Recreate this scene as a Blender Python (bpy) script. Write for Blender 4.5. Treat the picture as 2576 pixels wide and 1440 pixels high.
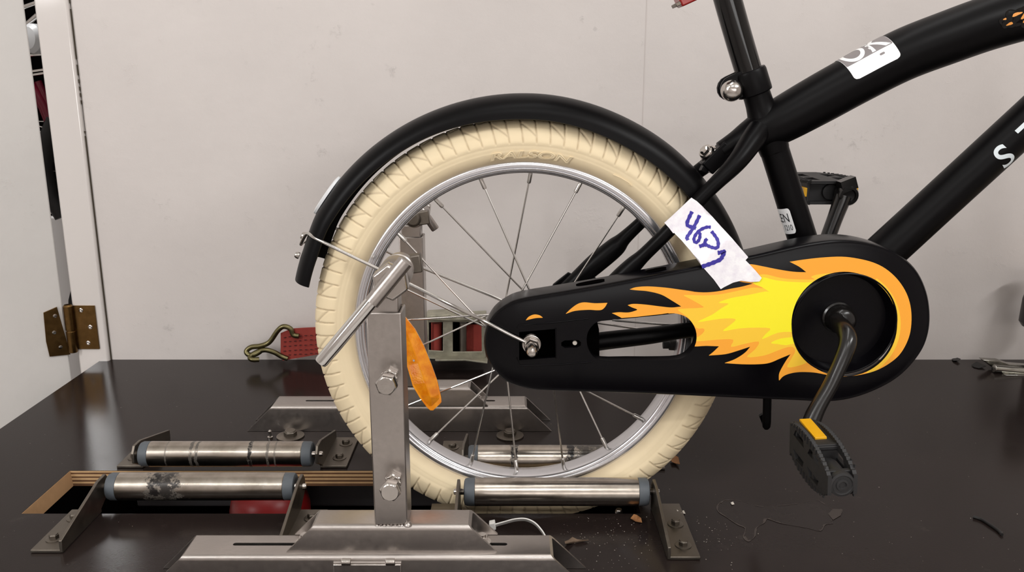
import bpy, bmesh, math, random
from mathutils import Vector, Matrix
from mathutils.bvhtree import BVHTree
from mathutils.geometry import delaunay_2d_cdt, intersect_point_line
random.seed(7)
for o in list(bpy.data.objects): bpy.data.objects.remove(o)
S = bpy.context.scene
COL = S.collection

# ------------------------------------------------------------------ camera, world, lights, exposure
F, PITCH, H = 2150.0, math.radians(13.6), .417
CP, SP = math.cos(PITCH), math.sin(PITCH)
cam_d = bpy.data.cameras.new('camera'); cam_d.sensor_width = 36.0
cam_d.lens = 36.0 * F / 2576.0; cam_d.clip_start = .02; cam_d.clip_end = 50
cam = bpy.data.objects.new('camera', cam_d); COL.objects.link(cam)
cam.location = (0, 0, H); cam.rotation_euler = (math.pi/2 - PITCH, 0, 0)
S.camera = cam
W = bpy.data.worlds.new('world'); S.world = W; W.use_nodes = True
bg = W.node_tree.nodes['Background']; bg.inputs[0].default_value = (.9, .92, 1, 1); bg.inputs[1].default_value = .25
S.view_settings.view_transform = 'Standard'; S.view_settings.look = 'None'
S.view_settings.gamma = 1; S.view_settings.use_curve_mapping = False
S.view_settings.exposure = -1.3

def lamp(name, loc, target, power, sx, sy, col=(1, .992, .984)):
    d = bpy.data.lights.new(name, 'AREA'); d.energy = power; d.shape = 'RECTANGLE'; d.size = sx; d.size_y = sy; d.color = col
    o = bpy.data.objects.new(name, d); COL.objects.link(o); o.location = loc
    o.rotation_euler = (Vector(target) - Vector(loc)).to_track_quat('-Z', 'Y').to_euler()
    return o
lamp('lamp_key', (-1.757, -.9, 1.22), (-.3, 1, .6), 52, .07, .95)
for lx, lp in ((-1.0, 8), (.1, 11), (1.15, 10)): lamp('lamp_front', (lx, -.95, 1.75), (.2 + lx*.3, .9, .3), lp, .5, .09)
lamp('lamp_side', (1.5, -.5, 1.75), (.3, 1, .4), 40, .9, .1)
lamp('lamp_top', (.25, .5, 1.85), (-.1, .8, .0), 15, 1.6, .14)
lamp('bounce_fill', (0, -1.3, 1.6), (0, -2.4, -.3), 84, 2.4, .2)  # added fill aimed at the front wall, brightens what the steel reflects
lamp('low_fill', (.7, -2.5, .8), (.3, .9, .3), 26, 2.0, .6)  # added low frontal fill panel, no window there

# ------------------------------------------------------------------ helpers
def ray(u, v):
    a = (u - 1288)/F; b = (v - 720)/F
    return Vector((a, CP - b*SP, -SP - b*CP))
def A(u, v, y):                     # photo point on the upright plane at depth y
    d = ray(u, v); return d*(y/d.y) + Vector((0, 0, H))
def T(u, v, z=0.0):                 # photo point on the level plane at height z
    d = ray(u, v); return d*((z - H)/d.z) + Vector((0, 0, H))
def zc(p): return p.y*CP - (p.z - H)*SP
def px(n, p): return n*zc(p)/F       # n photo pixels as a length at the depth of p
def lin(c): return tuple((x/255/12.92 if x/255 <= .04045 else ((x/255 + .055)/1.055)**2.4) for x in c)

def tag(o, label=None, cat=None, group=None, kind=None):
    if label: o['label'] = label
    if cat: o['category'] = cat
    if group: o['group'] = group
    if kind: o['kind'] = kind
    return o
def thing(name, loc, label, cat, group=None):
    o = bpy.data.objects.new(name, None); COL.objects.link(o); o.location = loc; o.empty_display_size = .02
    return tag(o, label, cat, group)
def root_loc(o):
    v = Vector((0, 0, 0))
    while o: v += o.location; o = o.parent
    return v
def smooth(me, ang=35):
    for p in me.polygons: p.use_smooth = True
    me.set_sharp_from_angle(angle=math.radians(ang))
def link(name, me, mat, parent=None, ang=35, bevel=0, label=None):
    o = bpy.data.objects.new(name, me); COL.objects.link(o)
    if mat is not None:
        for m in (mat if isinstance(mat, (list, tuple)) else [mat]): me.materials.append(m)
    if parent:
        o.parent = parent; off = root_loc(parent); me.transform(Matrix.Translation(-off))
    if ang: smooth(me, ang)
    if bevel:
        b = o.modifiers.new('bevel', 'BEVEL'); b.width = bevel; b.segments = 2; b.limit_method = 'ANGLE'; b.angle_limit = math.radians(40); b.harden_normals = False
    if label: o['label'] = label
    return o

def frame_of(d):
    d = Vector(d).normalized(); up = Vector((0, 0, 1)) if abs(d.z) < .9 else Vector((1, 0, 0))
    x = d.cross(up).normalized(); y = x.cross(d).normalized()
    return x, y, d
def crom(P, n=8, closed=False):     # Catmull-Rom through points (any dimension)
    P = [Vector(p) for p in P]; out = []; N = len(P)
    for i in range(N if closed else N - 1):
        p0 = P[(i-1) % N] if (closed or i > 0) else P[0]*2 - P[1]
        p1 = P[i]; p2 = P[(i+1) % N]
        p3 = P[(i+2) % N] if (closed or i < N - 2) else P[-1]*2 - P[-2]
        for k in range(n):
            t = k/n
            out.append(.5*((2*p1) + (p2 - p0)*t + (2*p0 - 5*p1 + 4*p2 - p3)*t*t + (3*p1 - p0 - 3*p2 + p3)*t**3))
    if not closed: out.append(P[-1])
    return out

class MB:
    def __init__(s): s.v = []; s.f = []; s.m = []; s.mi = 0
    def add(s, vs, fs):
        n = len(s.v); s.v += [Vector(v) for v in vs]; s.f += [tuple(i + n for i in f) for f in fs]; s.m += [s.mi]*len(fs); return s
    def box(s, x0, x1, y0, y1, z0, z1):
        return s.add([(x, y, z) for z in (z0, z1) for y in (y0, y1) for x in (x0, x1)],
                     [(0, 2, 3, 1), (4, 5, 7, 6), (0, 1, 5, 4), (2, 6, 7, 3), (0, 4, 6, 2), (1, 3, 7, 5)])
    def obox(s, c, ax, ay, az):     # box from centre and half-axis vectors
        c, ax, ay, az = map(Vector, (c, ax, ay, az))
        return s.add([c + ax*i + ay*j + az*k for k in (-1, 1) for j in (-1, 1) for i in (-1, 1)],
                     [(0, 2, 3, 1), (4, 5, 7, 6), (0, 1, 5, 4), (2, 6, 7, 3), (0, 4, 6, 2), (1, 3, 7, 5)])
    def tube(s, pts, r, seg=16, caps=True, squash=None):
        pts = [Vector(p) for p in pts]; n = len(pts)
        rs = r if isinstance(r, (list, tuple)) else [r]*n
        vs = []; X = None
        for i, p in enumerate(pts):
            d = (pts[min(i+1, n-1)] - pts[max(i-1, 0)]).normalized()
            if X is None: X, Y, _ = frame_of(d)
            else:
                X = (X - d*X.dot(d)).normalized(); Y = X.cross(d).normalized()*1.0
            for k in range(seg):
                a = 2*math.pi*k/seg
                vs.append(p + X*math.cos(a)*rs[i] + Y*math.sin(a)*rs[i])
        fs = [(i*seg + k, i*seg + (k+1) % seg, (i+1)*seg + (k+1) % seg, (i+1)*seg + k) for i in range(n-1) for k in range(seg)]
        if caps: fs += [tuple(range(seg))[::-1], tuple((n-1)*seg + k for k in range(seg))]
        return s.add(vs, fs)
    def lathe(s, o, d, prof, seg=24, rot=0, sides=None, caps=True):   # prof: (radius, distance along d)
        X, Y, d = frame_of(d); o = Vector(o); seg = sides or seg; vs = []; fs = []
        for r, h in prof:
            for k in range(seg):
                a = 2*math.pi*k/seg + rot
                vs.append(o + d*h + (X*math.cos(a) + Y*math.sin(a))*max(r, 1e-5))
        for i in range(len(prof)-1):
            for k in range(seg):
                fs.append((i*seg + k, i*seg + (k+1) % seg, (i+1)*seg + (k+1) % seg, (i+1)*seg + k))
        if caps: fs += [tuple(range(seg))[::-1], tuple((len(prof)-1)*seg + k for k in range(seg))]
        return s.add(vs, fs)
    def prism(s, poly, off):        # 3-D polygon pushed along a vector
        poly = [Vector(p) for p in poly]; n = len(poly); off = Vector(off)
        return s.add(poly + [p + off for p in poly], [tuple(range(n))[::-1], tuple(range(n, 2*n))] + [(i, (i+1) % n, (i+1) % n + n, i + n) for i in range(n)])
    def build(s, name, mat, parent=None, ang=35, bevel=0, label=None):
        me = bpy.data.meshes.new(name); me.from_pydata(s.v, [], s.f)
        if isinstance(mat, (list, tuple)):
            for i, p in enumerate(me.polygons): p.material_index = s.m[i]
        bm = bmesh.new(); bm.from_mesh(me); bmesh.ops.recalc_face_normals(bm, faces=bm.faces); bm.to_mesh(me); bm.free()
        return link(name, me, mat, parent, ang, bevel, label)

def inside(p, poly):
    c = False; n = len(poly); x, y = p[0], p[1]
    for i in range(n):
        x1, y1 = poly[i][0], poly[i][1]; x2, y2 = poly[i-1][0], poly[i-1][1]
        if (y1 > y) != (y2 > y) and x < (x2 - x1)*(y - y1)/(y2 - y1) + x1: c = not c
    return c
def cdt(loops, classify, grid=0):
    vs = []; es = []
    for L in loops:
        n = len(vs); vs += [Vector((p[0], p[1])) for p in L]
        es += [(n + i, n + (i+1) % len(L)) for i in range(len(L))]
    if grid:
        x0 = min(v.x for v in vs); x1 = max(v.x for v in vs); y0 = min(v.y for v in vs); y1 = max(v.y for v in vs)
        nx = int((x1 - x0)/grid) + 1; ny = int((y1 - y0)/grid) + 1
        vs += [Vector((x0 + (i + .5)*grid, y0 + (j + .5)*grid)) for i in range(nx) for j in range(ny)]
    V, E_, Fc = delaunay_2d_cdt(vs, es, [], 0, 1e-7)[:3]
    out = []
    for f in Fc:
        c = sum((V[i] for i in f), Vector((0, 0)))/len(f)
        m = classify(c)
        if m is not None: out.append((tuple(f), m))
    used = sorted({i for f, _ in out for i in f}); mp = {o: n for n, o in enumerate(used)}
    return [V[i] for i in used], [tuple(mp[i] for i in f) for f, _ in out], [m for _, m in out]

def plate(loops, conv, thick, name, mat, parent=None, ang=35, bevel=0, label=None):
    """flat sheet with holes: loops[0] outline, the rest holes (2-D); conv maps 2-D to 3-D; thick = extrude vector"""
    v2, f2, _ = cdt(loops, lambda c: 0 if inside(c, loops[0]) and not any(inside(c, h) for h in loops[1:]) else None)
    me = bpy.data.meshes.new(name); bm = bmesh.new()
    bv = [bm.verts.new(conv(p)) for p in v2]
    for f in f2:
        try: bm.faces.new([bv[i] for i in f])
        except ValueError: pass
    r = bmesh.ops.extrude_face_region(bm, geom=list(bm.faces))
    bmesh.ops.translate(bm, vec=Vector(thick), verts=[g for g in r['geom'] if isinstance(g, bmesh.types.BMVert)])
    bmesh.ops.recalc_face_normals(bm, faces=bm.faces); bm.to_mesh(me); bm.free()
    return link(name, me, mat, parent, ang, bevel, label)

def text_mesh(s, outline=0, bold=0):        # flat letters as (verts, faces), cap height about .7
    cu = bpy.data.curves.new('t', 'FONT'); cu.body = s; cu.offset = bold
    if outline: cu.fill_mode = 'NONE'; cu.bevel_depth = outline; cu.bevel_resolution = 1
    ob = bpy.data.objects.new('t', cu); COL.objects.link(ob)
    me = bpy.data.meshes.new_from_object(ob.evaluated_get(bpy.context.evaluated_depsgraph_get()))
    bpy.data.objects.remove(ob); bpy.data.curves.remove(cu)
    return me
def warp_text(s, fn, name, mat, parent, outline=0, cuts=2, bold=0, shear=0):
    me = text_mesh(s, outline, bold)
    if cuts and not outline:
        bm = bmesh.new(); bm.from_mesh(me); bmesh.ops.triangulate(bm, faces=bm.faces)
        for _ in range(cuts):
            es = [e for e in bm.edges if e.calc_length() > .12]
            if es: bmesh.ops.subdivide_edges(bm, edges=es, cuts=1, use_grid_fill=True); bmesh.ops.triangulate(bm, faces=bm.faces)
        bm.to_mesh(me); bm.free()
    for v in me.vertices: v.co = fn(v.co.x + shear*v.co.y, v.co.y, v.co.z)
    me.name = name
    return link(name, me, mat, parent, 60)

# ------------------------------------------------------------------ materials
class NT:
    def __init__(s, m): s.t = m.node_tree; s.b = s.t.nodes['Principled BSDF']; s.p = None
    def n(s, ty, **kw):
        x = s.t.nodes.new(ty)
        for k, v in kw.items():
            if k in x.inputs: x.inputs[k].default_value = v
            else: setattr(x, k, v)
        return x
    def l(s, a, b): s.t.links.new(a, b)
    def pos(s):
        if not s.p:
            s.p = s.n('ShaderNodeNewGeometry').outputs['Position']
        return s.p
    def noise(s, scale, detail=4, rough=.55, vec=None, stretch=None):
        v = vec or s.pos()
        if stretch:
            mp = s.n('ShaderNodeMapping'); mp.inputs['Scale'].default_value = stretch; s.l(v, mp.inputs['Vector']); v = mp.outputs[0]
        t = s.n('ShaderNodeTexNoise', Scale=scale, Detail=detail, Roughness=rough); s.l(v, t.inputs['Vector']); return t.outputs['Fac']
    def ramp(s, f, a, b, ca=(0, 0, 0, 1), cb=(1, 1, 1, 1)):
        r = s.n('ShaderNodeValToRGB'); e = r.color_ramp.elements
        e[0].position = a; e[1].position = b; e[0].color = ca; e[1].color = cb; s.l(f, r.inputs[0]); return r.outputs[0]
    def mix(s, f, a, b, mode='MIX'):
        x = s.n('ShaderNodeMix', data_type='RGBA', blend_type=mode)
        for sock, val in ((x.inputs[0], f), (x.inputs[6], a), (x.inputs[7], b)):
            if isinstance(val, bpy.types.NodeSocket): s.l(val, sock)
            elif isinstance(val, (int, float)): sock.default_value = val
            else: sock.default_value = (*val[:3], 1)
        return x.outputs[2]
    def math(s, op, a, b=0):
        x = s.n('ShaderNodeMath', operation=op)
        for i, val in enumerate((a, b)):
            if isinstance(val, bpy.types.NodeSocket): s.l(val, x.inputs[i])
            else: x.inputs[i].default_value = val
        return x.outputs[0]
    def xyz(s):
        x = s.n('ShaderNodeSeparateXYZ'); s.l(s.pos(), x.inputs[0]); return x.outputs
    def color(s, c): s.l(c, s.b.inputs['Base Color'])
    def rough(s, c): s.l(c, s.b.inputs['Roughness'])
    def bump(s, h, strength=.2, dist=.001):
        b = s.n('ShaderNodeBump', Strength=strength, Distance=dist); s.l(h, b.inputs['Height']); s.l(b.outputs[0], s.b.inputs['Normal'])

def mat(name, rgb, rough=.5, metal=0, spec=.5, coat=0, **kw):
    m = bpy.data.materials.new(name); m.use_nodes = True; b = m.node_tree.nodes['Principled BSDF']
    b.inputs['Base Color'].default_value = (*lin(rgb), 1); b.inputs['Roughness'].default_value = rough
    b.inputs['Metallic'].default_value = metal; b.inputs['Specular IOR Level'].default_value = spec; b.inputs['Coat Weight'].default_value = coat
    b.inputs['Coat Roughness'].default_value = .08
    return m
def worn(name, rgb, rough, metal=0, spec=.5, dark=.75, scale=60, bump=.08, stretch=None, rv=.12):
    m = mat(name, rgb, rough, metal, spec); t = NT(m); c = lin(rgb)
    n1 = t.noise(scale, 5, .6, stretch=stretch); n2 = t.noise(scale*.17, 3)
    f = t.math('MULTIPLY', t.ramp(n1, .3, .7), t.ramp(n2, .25, .75))
    t.color(t.mix(f, [x*dark for x in c], c))
    t.rough(t.math('ADD', t.math('MULTIPLY', n1, rv*2), rough - rv))
    if bump: t.bump(n1, bump, .0006)
    return m
M = {}
# painted wall: faint blotches, scuffs and dents
def wall_mat(name, rgb, rough=.55):
    m = mat(name, rgb, rough); t = NT(m); c = lin(rgb)
    blot = t.noise(4.5, 4, .6); fine = t.noise(38, 6, .65); scuff = t.ramp(t.noise(19, 8, .78), .6, .7)
    mask = t.ramp(t.noise(3.1, 2), .5, .62)
    col = t.mix(t.ramp(blot, .35, .65), [x*.94 for x in c], c)
    col = t.mix(t.math('MULTIPLY', t.math('MULTIPLY', scuff, mask), .75), col, [x*.66 for x in c])
    vo = t.n('ShaderNodeTexVoronoi', Scale=9.0); t.l(t.pos(), vo.inputs['Vector'])
    dots = t.ramp(t.math('ADD', vo.outputs['Distance'], t.math('MULTIPLY', t.noise(90, 3), .12)), .085, .1, (1, 1, 1, 1), (0, 0, 0, 1))
    col = t.mix(t.math('MULTIPLY', dots, t.math('MULTIPLY', t.ramp(t.noise(2.3, 1), .45, .6), .32)), col, [x*.6 for x in c])
    t.color(col); t.bump(t.math('ADD', t.math('MULTIPLY', fine, .6), t.math('ADD', blot, scuff)), .2, .004)
    return m
M['wall'] = wall_mat('wall_paint', (210, 203, 199))
M['door'] = wall_mat('door_paint', (210, 206, 202), .5)
M['trim'] = mat('gloss_trim_paint', (216, 210, 206), .06, spec=1, coat=1)
t = NT(M['trim']); t.bump(t.noise(30, 4), .06, .002)
M['ceiling'] = mat('ceiling_paint', (225, 224, 220), .8)
M['floor'] = worn('concrete_floor', (205, 200, 196), .7)
M['seam'] = mat('dark_joint', (70, 62, 50), .9)
# film-faced plywood table top
def table_mat():
    m = mat('brown_film_plywood', (37, 30, 28), .2, spec=.12); t = NT(m); c = lin((37, 30, 28))
    fine = t.noise(420, 3, .6); mid = t.noise(26, 6, .7); big = t.noise(5, 3)
    col = t.mix(t.ramp(big, .3, .7), [x*.86 for x in c], [x*1.08 for x in c])
    col = t.mix(t.math('MULTIPLY', t.ramp(mid, .6, .8), .18), col, lin((92, 84, 80)))
    speck = t.ramp(t.noise(240, 2, .5), .735, .76)
    col = t.mix(t.math('MULTIPLY', speck, t.math('MULTIPLY', t.ramp(t.noise(7, 2), .42, .62), .5)), col, lin((150, 140, 132)))
    t.color(col); t.rough(t.math('ADD', .15, t.math('MULTIPLY', mid, .07)))
    t.bump(fine, .1, .0004)
    return m
M['table'] = table_mat()
M['ply_light'] = worn('ply_veneer_pale', (206, 168, 122), .8, scale=90, dark=.75)
M['ply_dark'] = worn('ply_veneer_brown', (112, 76, 46), .8, scale=90, dark=.6)
M['ply_end'] = worn('ply_cut_end', (186, 146, 104), .8, scale=70, dark=.75)
M['steel'] = worn('brushed_stainless', (190, 183, 178), .33, 1, scale=190, dark=.82, bump=.05, stretch=(1, 5, 1), rv=.06)
M['steel_dull'] = worn('dull_bracket_steel', (142, 134, 124), .45, 1, scale=60, dark=.6, bump=.08)
M['zinc'] = worn('bright_zinc_bolt', (214, 208, 202), .2, 1, scale=160, dark=.75, bump=.25, rv=.06)
M['chrome'] = mat('chrome', (225, 223, 220), .12, 1)
M['spoke'] = mat('spoke_steel', (205, 202, 198), .25, 1)
M['alu'] = worn('polished_rim_alloy', (232, 232, 236), .2, .92, scale=70, dark=.9, bump=.03, rv=.05)
M['black'] = mat('satin_black_frame_paint', (7, 6, 7), .38, spec=.12)
M['gloss'] = mat('gloss_black_paint', (13, 12, 12), .1, spec=.5)
M['case'] = mat('black_case_plastic', (5, 4, 7), .27, spec=.19)
M['case_side'] = M['case']
M['rubber'] = worn('black_pedal_plastic', (36, 35, 36), .6, scale=70, dark=.6, bump=.2)
M['crank'] = worn('worn_black_crank_paint', (22, 20, 19), .24, scale=90, dark=.8, bump=.05, rv=.08)
M['grey_cap'] = worn('grey_blue_plastic_cap', (92, 98, 104), .55, scale=120, dark=.75)
M['amber'] = mat('amber_reflector_plastic', (232, 128, 12), .16, spec=.6, coat=.5)
t = NT(M['amber']); v_ = t.n('ShaderNodeTexVoronoi', Scale=520.0); t.l(t.pos(), v_.inputs['Vector']); t.bump(v_.outputs['Distance'], .2, .0006)
t.color(t.mix(t.ramp(t.noise(120, 3), .35, .65), lin((230, 124, 8)), lin((250, 158, 24))))
M['yellow_refl'] = worn('yellow_pedal_reflector', (240, 178, 28), .35, scale=240, dark=.86, bump=.15)
M['white_refl'] = mat('white_reflector', (226, 228, 230), .25)
M['red_refl'] = mat('red_reflector', (150, 30, 26), .2)
M['orange'] = mat('flame_orange_print', (255, 172, 54), .38)
M['ambr'] = mat('flame_amber_print', (255, 206, 58), .38)
M['yellow'] = mat('flame_yellow_print', (255, 242, 40), .38)
M['orange_small'] = mat('orange_decal_print', (226, 150, 70), .4)
M['sticker'] = mat('white_sticker', (246, 246, 246), .3)
M['sticker_grey'] = mat('grey_sticker_print', (132, 126, 126), .4)
M['ink'] = mat('black_print', (32, 34, 38), .5)
M['letter'] = mat('pale_letter_print', (214, 222, 226), .4)
M['marker'] = worn('blue_marker_ink', (62, 52, 168), .5, scale=300, dark=.75, bump=0)
def tape_mat():
    m = mat('white_paper_tape', (243, 240, 246), .6); t = NT(m)
    t.color(t.mix(t.ramp(t.noise(130, 5, .6), .35, .7), lin((253, 252, 254)), lin((236, 231, 240)))); t.bump(t.noise(500, 3), .3, .0006); return m
M['tape'] = tape_mat()
M['brass'] = worn('tarnished_brass_hinge', (128, 98, 58), .36, 1, scale=110, dark=.6, bump=.15)
M['strap'] = worn('red_webbing', (158, 58, 48), .8, scale=500, dark=.75, bump=.3)
M['stitch'] = mat('dark_stitching', (72, 26, 26), .9)
M['hook'] = worn('yellow_passivated_steel', (136, 128, 92), .34, 1, scale=90, dark=.55, bump=.1)
M['ratchet'] = worn('greasy_zinc_ratchet', (212, 207, 184), .45, .45, scale=80, dark=.4, bump=.1)
M['red'] = worn('red_lacquer', (150, 24, 26), .4, scale=40, dark=.8, bump=.02)
M['beam'] = mat('dark_grey_painted_beam', (58, 56, 58), .5)
M['dark'] = mat('shade_black', (6, 5, 5), 1, spec=0)  # near-black that puts the shade under the bench and in openings into colour
M['nylon'] = mat('white_nylon', (226, 224, 220), .4)
M['leaf'] = worn('dry_leaf', (170, 118, 72), .8, scale=300, dark=.6, bump=.3)
M['shaving'] = worn('brown_shaving', (128, 106, 86), .8, scale=300, dark=.6, bump=.2)
M['chip'] = mat('pale_chip', (205, 198, 188), .8)
M['grit'] = mat('pale_grit', (150, 142, 134), .9)
M['black_rubber'] = mat('black_rubber', (17, 16, 16), .5)
M['spill'] = worn('dried_glue_film', (72, 64, 60), .5, spec=.2, scale=140, dark=.75, bump=.1)
M['spill_film'] = worn('thin_dried_film', (40, 33, 31), .26, spec=.14, scale=40, dark=.9, bump=.05)
M['tool'] = worn('nickel_plated_tool', (190, 188, 180), .22, 1, scale=90, dark=.7, bump=.05)
M['bottle'] = mat('dark_brown_bottle', (20, 14, 14), .15, spec=.6)
M['bottle_cap'] = mat('pale_bottle_cap', (190, 165, 140), .5)
M['maroon'] = mat('maroon_gloss_paint', (110, 20, 42), .15)
M['grey_wall'] = mat('grey_back_room_paint', (206, 202, 200), .8)
# cream tyre: dirty near the rim, coloured darker in the grooves and at the crown
def tyre_mat():
    m = mat('cream_rubber', (241, 223, 187), .62, spec=.3); t = NT(m); c = lin((241, 223, 187))
    n = t.noise(30, 5, .6); f = t.ramp(n, .35, .75)
    at_ = t.n('ShaderNodeAttribute', attribute_name='dirt_tone')
    col = t.mix(t.math('MULTIPLY', f, .35), c, lin((228, 207, 168)))
    col = t.mix(t.math('MULTIPLY', at_.outputs['Fac'], t.math('ADD', .5, t.math('MULTIPLY', n, .6))), col, lin((138, 116, 92)))
    t.color(col); t.bump(t.noise(260, 3), .08, .0006)
    return m
M['tyre'] = tyre_mat()
# steel roller with rubber streaks at given positions along x
def roller_mat(name, bands):
    m = mat(name, (178, 170, 160), .2, 1); t = NT(m); X = t.xyz()[0]
    base = t.mix(t.ramp(t.noise(40, 5, .65, stretch=(1, 1, 1)), .3, .7), lin((150, 141, 130)), lin((190, 182, 172)))
    fac = None
    for x, w, k in bands:
        wob = t.math('MULTIPLY', t.math('SUBTRACT', t.noise(150, 5, .75), .5), w*3.0)
        d = t.math('ABSOLUTE', t.math('SUBTRACT', t.math('ADD', X, wob), x))
        g = t.math('MULTIPLY', t.ramp(t.math('DIVIDE', d, w), .75, 1.05, (1, 1, 1, 1), (0, 0, 0, 1)), k)
        fac = g if fac is None else t.math('MAXIMUM', fac, g)
    t.rough(t.math('ADD', .19, t.math('MULTIPLY', t.noise(50, 4), .12)))
    if fac is not None:
        fac = t.math('MULTIPLY', fac, t.ramp(t.noise(120, 6, .75), .34, .5))
        t.color(t.mix(fac, base, lin((30, 27, 26))))
        t.l(t.math('SUBTRACT', 1, t.math('MULTIPLY', fac, .9)), t.b.inputs['Metallic'])
    else: t.color(base)
    return m
# ------------------------------------------------------------------ the setting
def struct(name, mb, m, bevel=0): return tag(mb.build(name, m, None, 35, bevel), kind='structure')
WY = 1.245                                  # face of the wall behind the bench
struct('floor', MB().box(-2.6, 2.6, -2.6, 3.2, -.95, -.85), M['floor'])
struct('ceiling', MB().box(-2.6, 2.6, -2.6, 3.2, 2.05, 2.15), M['ceiling'])
struct('wall_back', MB().box(-.612, 2.6, WY, WY + .1, -.85, 2.05).box(-2.6, -1.5, WY, WY + .1, -.85, 2.05).box(-1.5, -.612, WY, WY + .1, 1.3, 2.05), M['wall'])
struct('wall_left', MB().box(-2.7, -2.6, -2.6, 3.2, -.85, 2.05), M['wall'])
struct('wall_right', MB().box(2.6, 2.7, -2.6, 3.2, -.85, 2.05), M['wall'])
struct('wall_front', MB().box(-2.7, 2.7, -2.7, -2.6, -.85, 2.05), M['wall'])
struct('wall_far', MB().box(-2.7, 2.7, 3.2, 3.3, -.85, 2.05), M['grey_wall'])
tr = struct('trim_1', MB().box(-.6595, -.6135, 1.237, 1.325, -.85, 1.3), M['trim'], .003)
# the dark joint between post and wall opens and closes along its height
jb = MB()
zt = A(170, 0, WY).z
segs = [(.79, .52), (.512, .445), (.437, .423), (.417, .412), (.407, .402), (.398, .393), (.388, .383), (.345, .342), (.338, -.0), (-.02, -.1)]
for a, b in segs: jb.box(-.6142, -.6119, 1.2432, 1.2446, b, a)
jb.build('joint', M['seam'], tr)
sm = MB()                                    # board seams in the right half of the wall
q0, q1 = A(1627, 0, WY), A(1610, 300, WY)
sm.box(q0.x - .0006, q0.x + .0006, WY - .0004, WY + .002, -.85, 2.0)
tag(sm.build('trim_2', mat('faint_wall_seam', (198, 190, 186), .8)), kind='structure')

th = math.radians(36); cx, cy = -.671, 1.2335
Lx, Ly = -math.cos(th), -math.sin(th); Nx, Ny = -math.sin(th), math.cos(th)
def D(a, b, z): return Vector((cx + Lx*a + Nx*b, cy + Ly*a + Ny*b, z))   # a along the leaf, b into it
dm = MB(); dm.prism([D(0, 0, -.84), D(.8, 0, -.84), D(.8, .036, -.84), D(0, .036, -.84)], (0, 0, 2.1))
door = struct('door_1', dm, M['door'], .002)
h = MB(); hz0, hz1 = .018, .088
h.prism([D(-.002, -.0022, hz0 - .006), D(.026, -.0022, hz0 - .004), D(.028, -.0022, hz0 + .02), D(.0265, -.0022, hz1 - .006), D(.008, -.0022, hz1)], Vector((Nx, Ny, 0))*.0024)
h.lathe((-.6625, 1.2315, hz0), (0, 0, 1), [(.0058, -.002), (.0068, 0), (.0068, .031), (.006, .0315), (.006, .033), (.0068, .0335), (.0068, .033), (.0068, .07), (.005, .0725)], 20)
h.box(-.6575, -.6245, 1.2345, 1.2372, hz0 + .002, hz1)
hin = h.build('hinge', M['brass'], door, bevel=.0004)
for X, Z in ((-.645, .081), (-.634, .055), (-.640, .030)): MB().lathe((X, 1.2348, Z), (0, -1, 0), [(.0035, 0), (.0033, .0008), (.0018, .0014), (.0006, .0006)], 14).build('screw', M['zinc'], hin)
for a, Z in ((.012, .075), (.016, .05), (.010, .026)): MB().lathe(D(a, -.002, Z), (-Nx, -Ny, 0), [(.003, 0), (.0028, .0006), (.001, .0009)], 14).build('screw', M['zinc'], hin)

# ------------------------------------------------------------------ workbench with the slot for the wheel
HX0, HX1, HY0, HY1 = -.4845, .127, .7672, .8628
bench = thing('workbench', (0, .8, 0), 'dark brown film-faced plywood bench top with a long slot cut through it', 'workbench')
plate([[(-.628, .52), (1.15, .52), (1.15, 1.2445), (-.628, 1.2445)], [(HX0, HY0), (HX0, HY1), (HX1, HY1), (HX1, HY0)]], lambda p: Vector((p[0], p[1], 0)), (0, 0, -.018), 'tabletop', M['table'], bench, 35)
edges = [0, -.0022, -.0042, -.0066, -.0086, -.0108, -.0130, -.0152, -.018]
for i in range(8):
    j = random.uniform(0, .0007)
    MB().box(HX0 + .0004, HX1, HY1 - .0003 - j, HY1 + .001, edges[i+1] - .00002, edges[i] - (.0004 if i == 0 else 0)).build('ply', M['ply_light'] if i % 2 == 0 else M['ply_dark'], bench, label='pale veneer layer' if i % 2 == 0 else 'brown veneer layer')
MB().prism([(HX0 - .001, HY0, -.0003), (HX0 + .0005, HY0, -.0003), (HX0 + .002, HY0, -.018), (HX0 - .001, HY0, -.018)], (0, HY1 - HY0, 0)).build('cut_end', M['ply_end'], bench)
for X in (-.58, 1.1):
    for Y in (.58, 1.18): MB().box(X - .03, X + .03, Y - .03, Y + .03, -.85, -.018).build('leg', M['dark'], bench)
MB().box(-.625, 1.14, .53, 1.24, -.16, -.14).build('added_shelf', M['dark'], bench)  # unseen, added and coloured black so the slot looks dark below
MB().box(-.45, -.03, .935, .96, -.082, -.03).build('crossbar', M['beam'], bench, bevel=.002)
# dried glue on the right of the bench: thin film and its raised rim
def sp(x, y): return (1760 + x/3.157, 1040 + y/3.157)
rim = [sp(*q) for q in [(135, 740), (200, 693), (330, 700), (470, 740), (620, 735), (780, 720), (930, 690), (1060, 765), (1130, 765), (1120, 810), (1050, 850), (1060, 880), (1000, 890), (960, 940), (850, 915), (650, 880), (520, 840), (500, 880), (440, 920), (430, 985), (390, 1025), (345, 990), (360, 920), (300, 890), (210, 830), (150, 790)]]
rimw = [T(*q) for q in crom(rim, 4, True)]; ctr = sum(rimw, Vector((0, 0, 0)))/len(rimw)
film = MB(); f2 = [Vector((p.x, p.y)) for p in rimw]
v2, ff, _ = cdt([f2], lambda c: 0 if inside(c, f2) else None)
film.add([(p.x, p.y, .0002) for p in v2], ff)
film.build('stain', M['spill_film'], bench, label='dull dried film on the bench')
sb = MB(); n = len(rimw)
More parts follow.
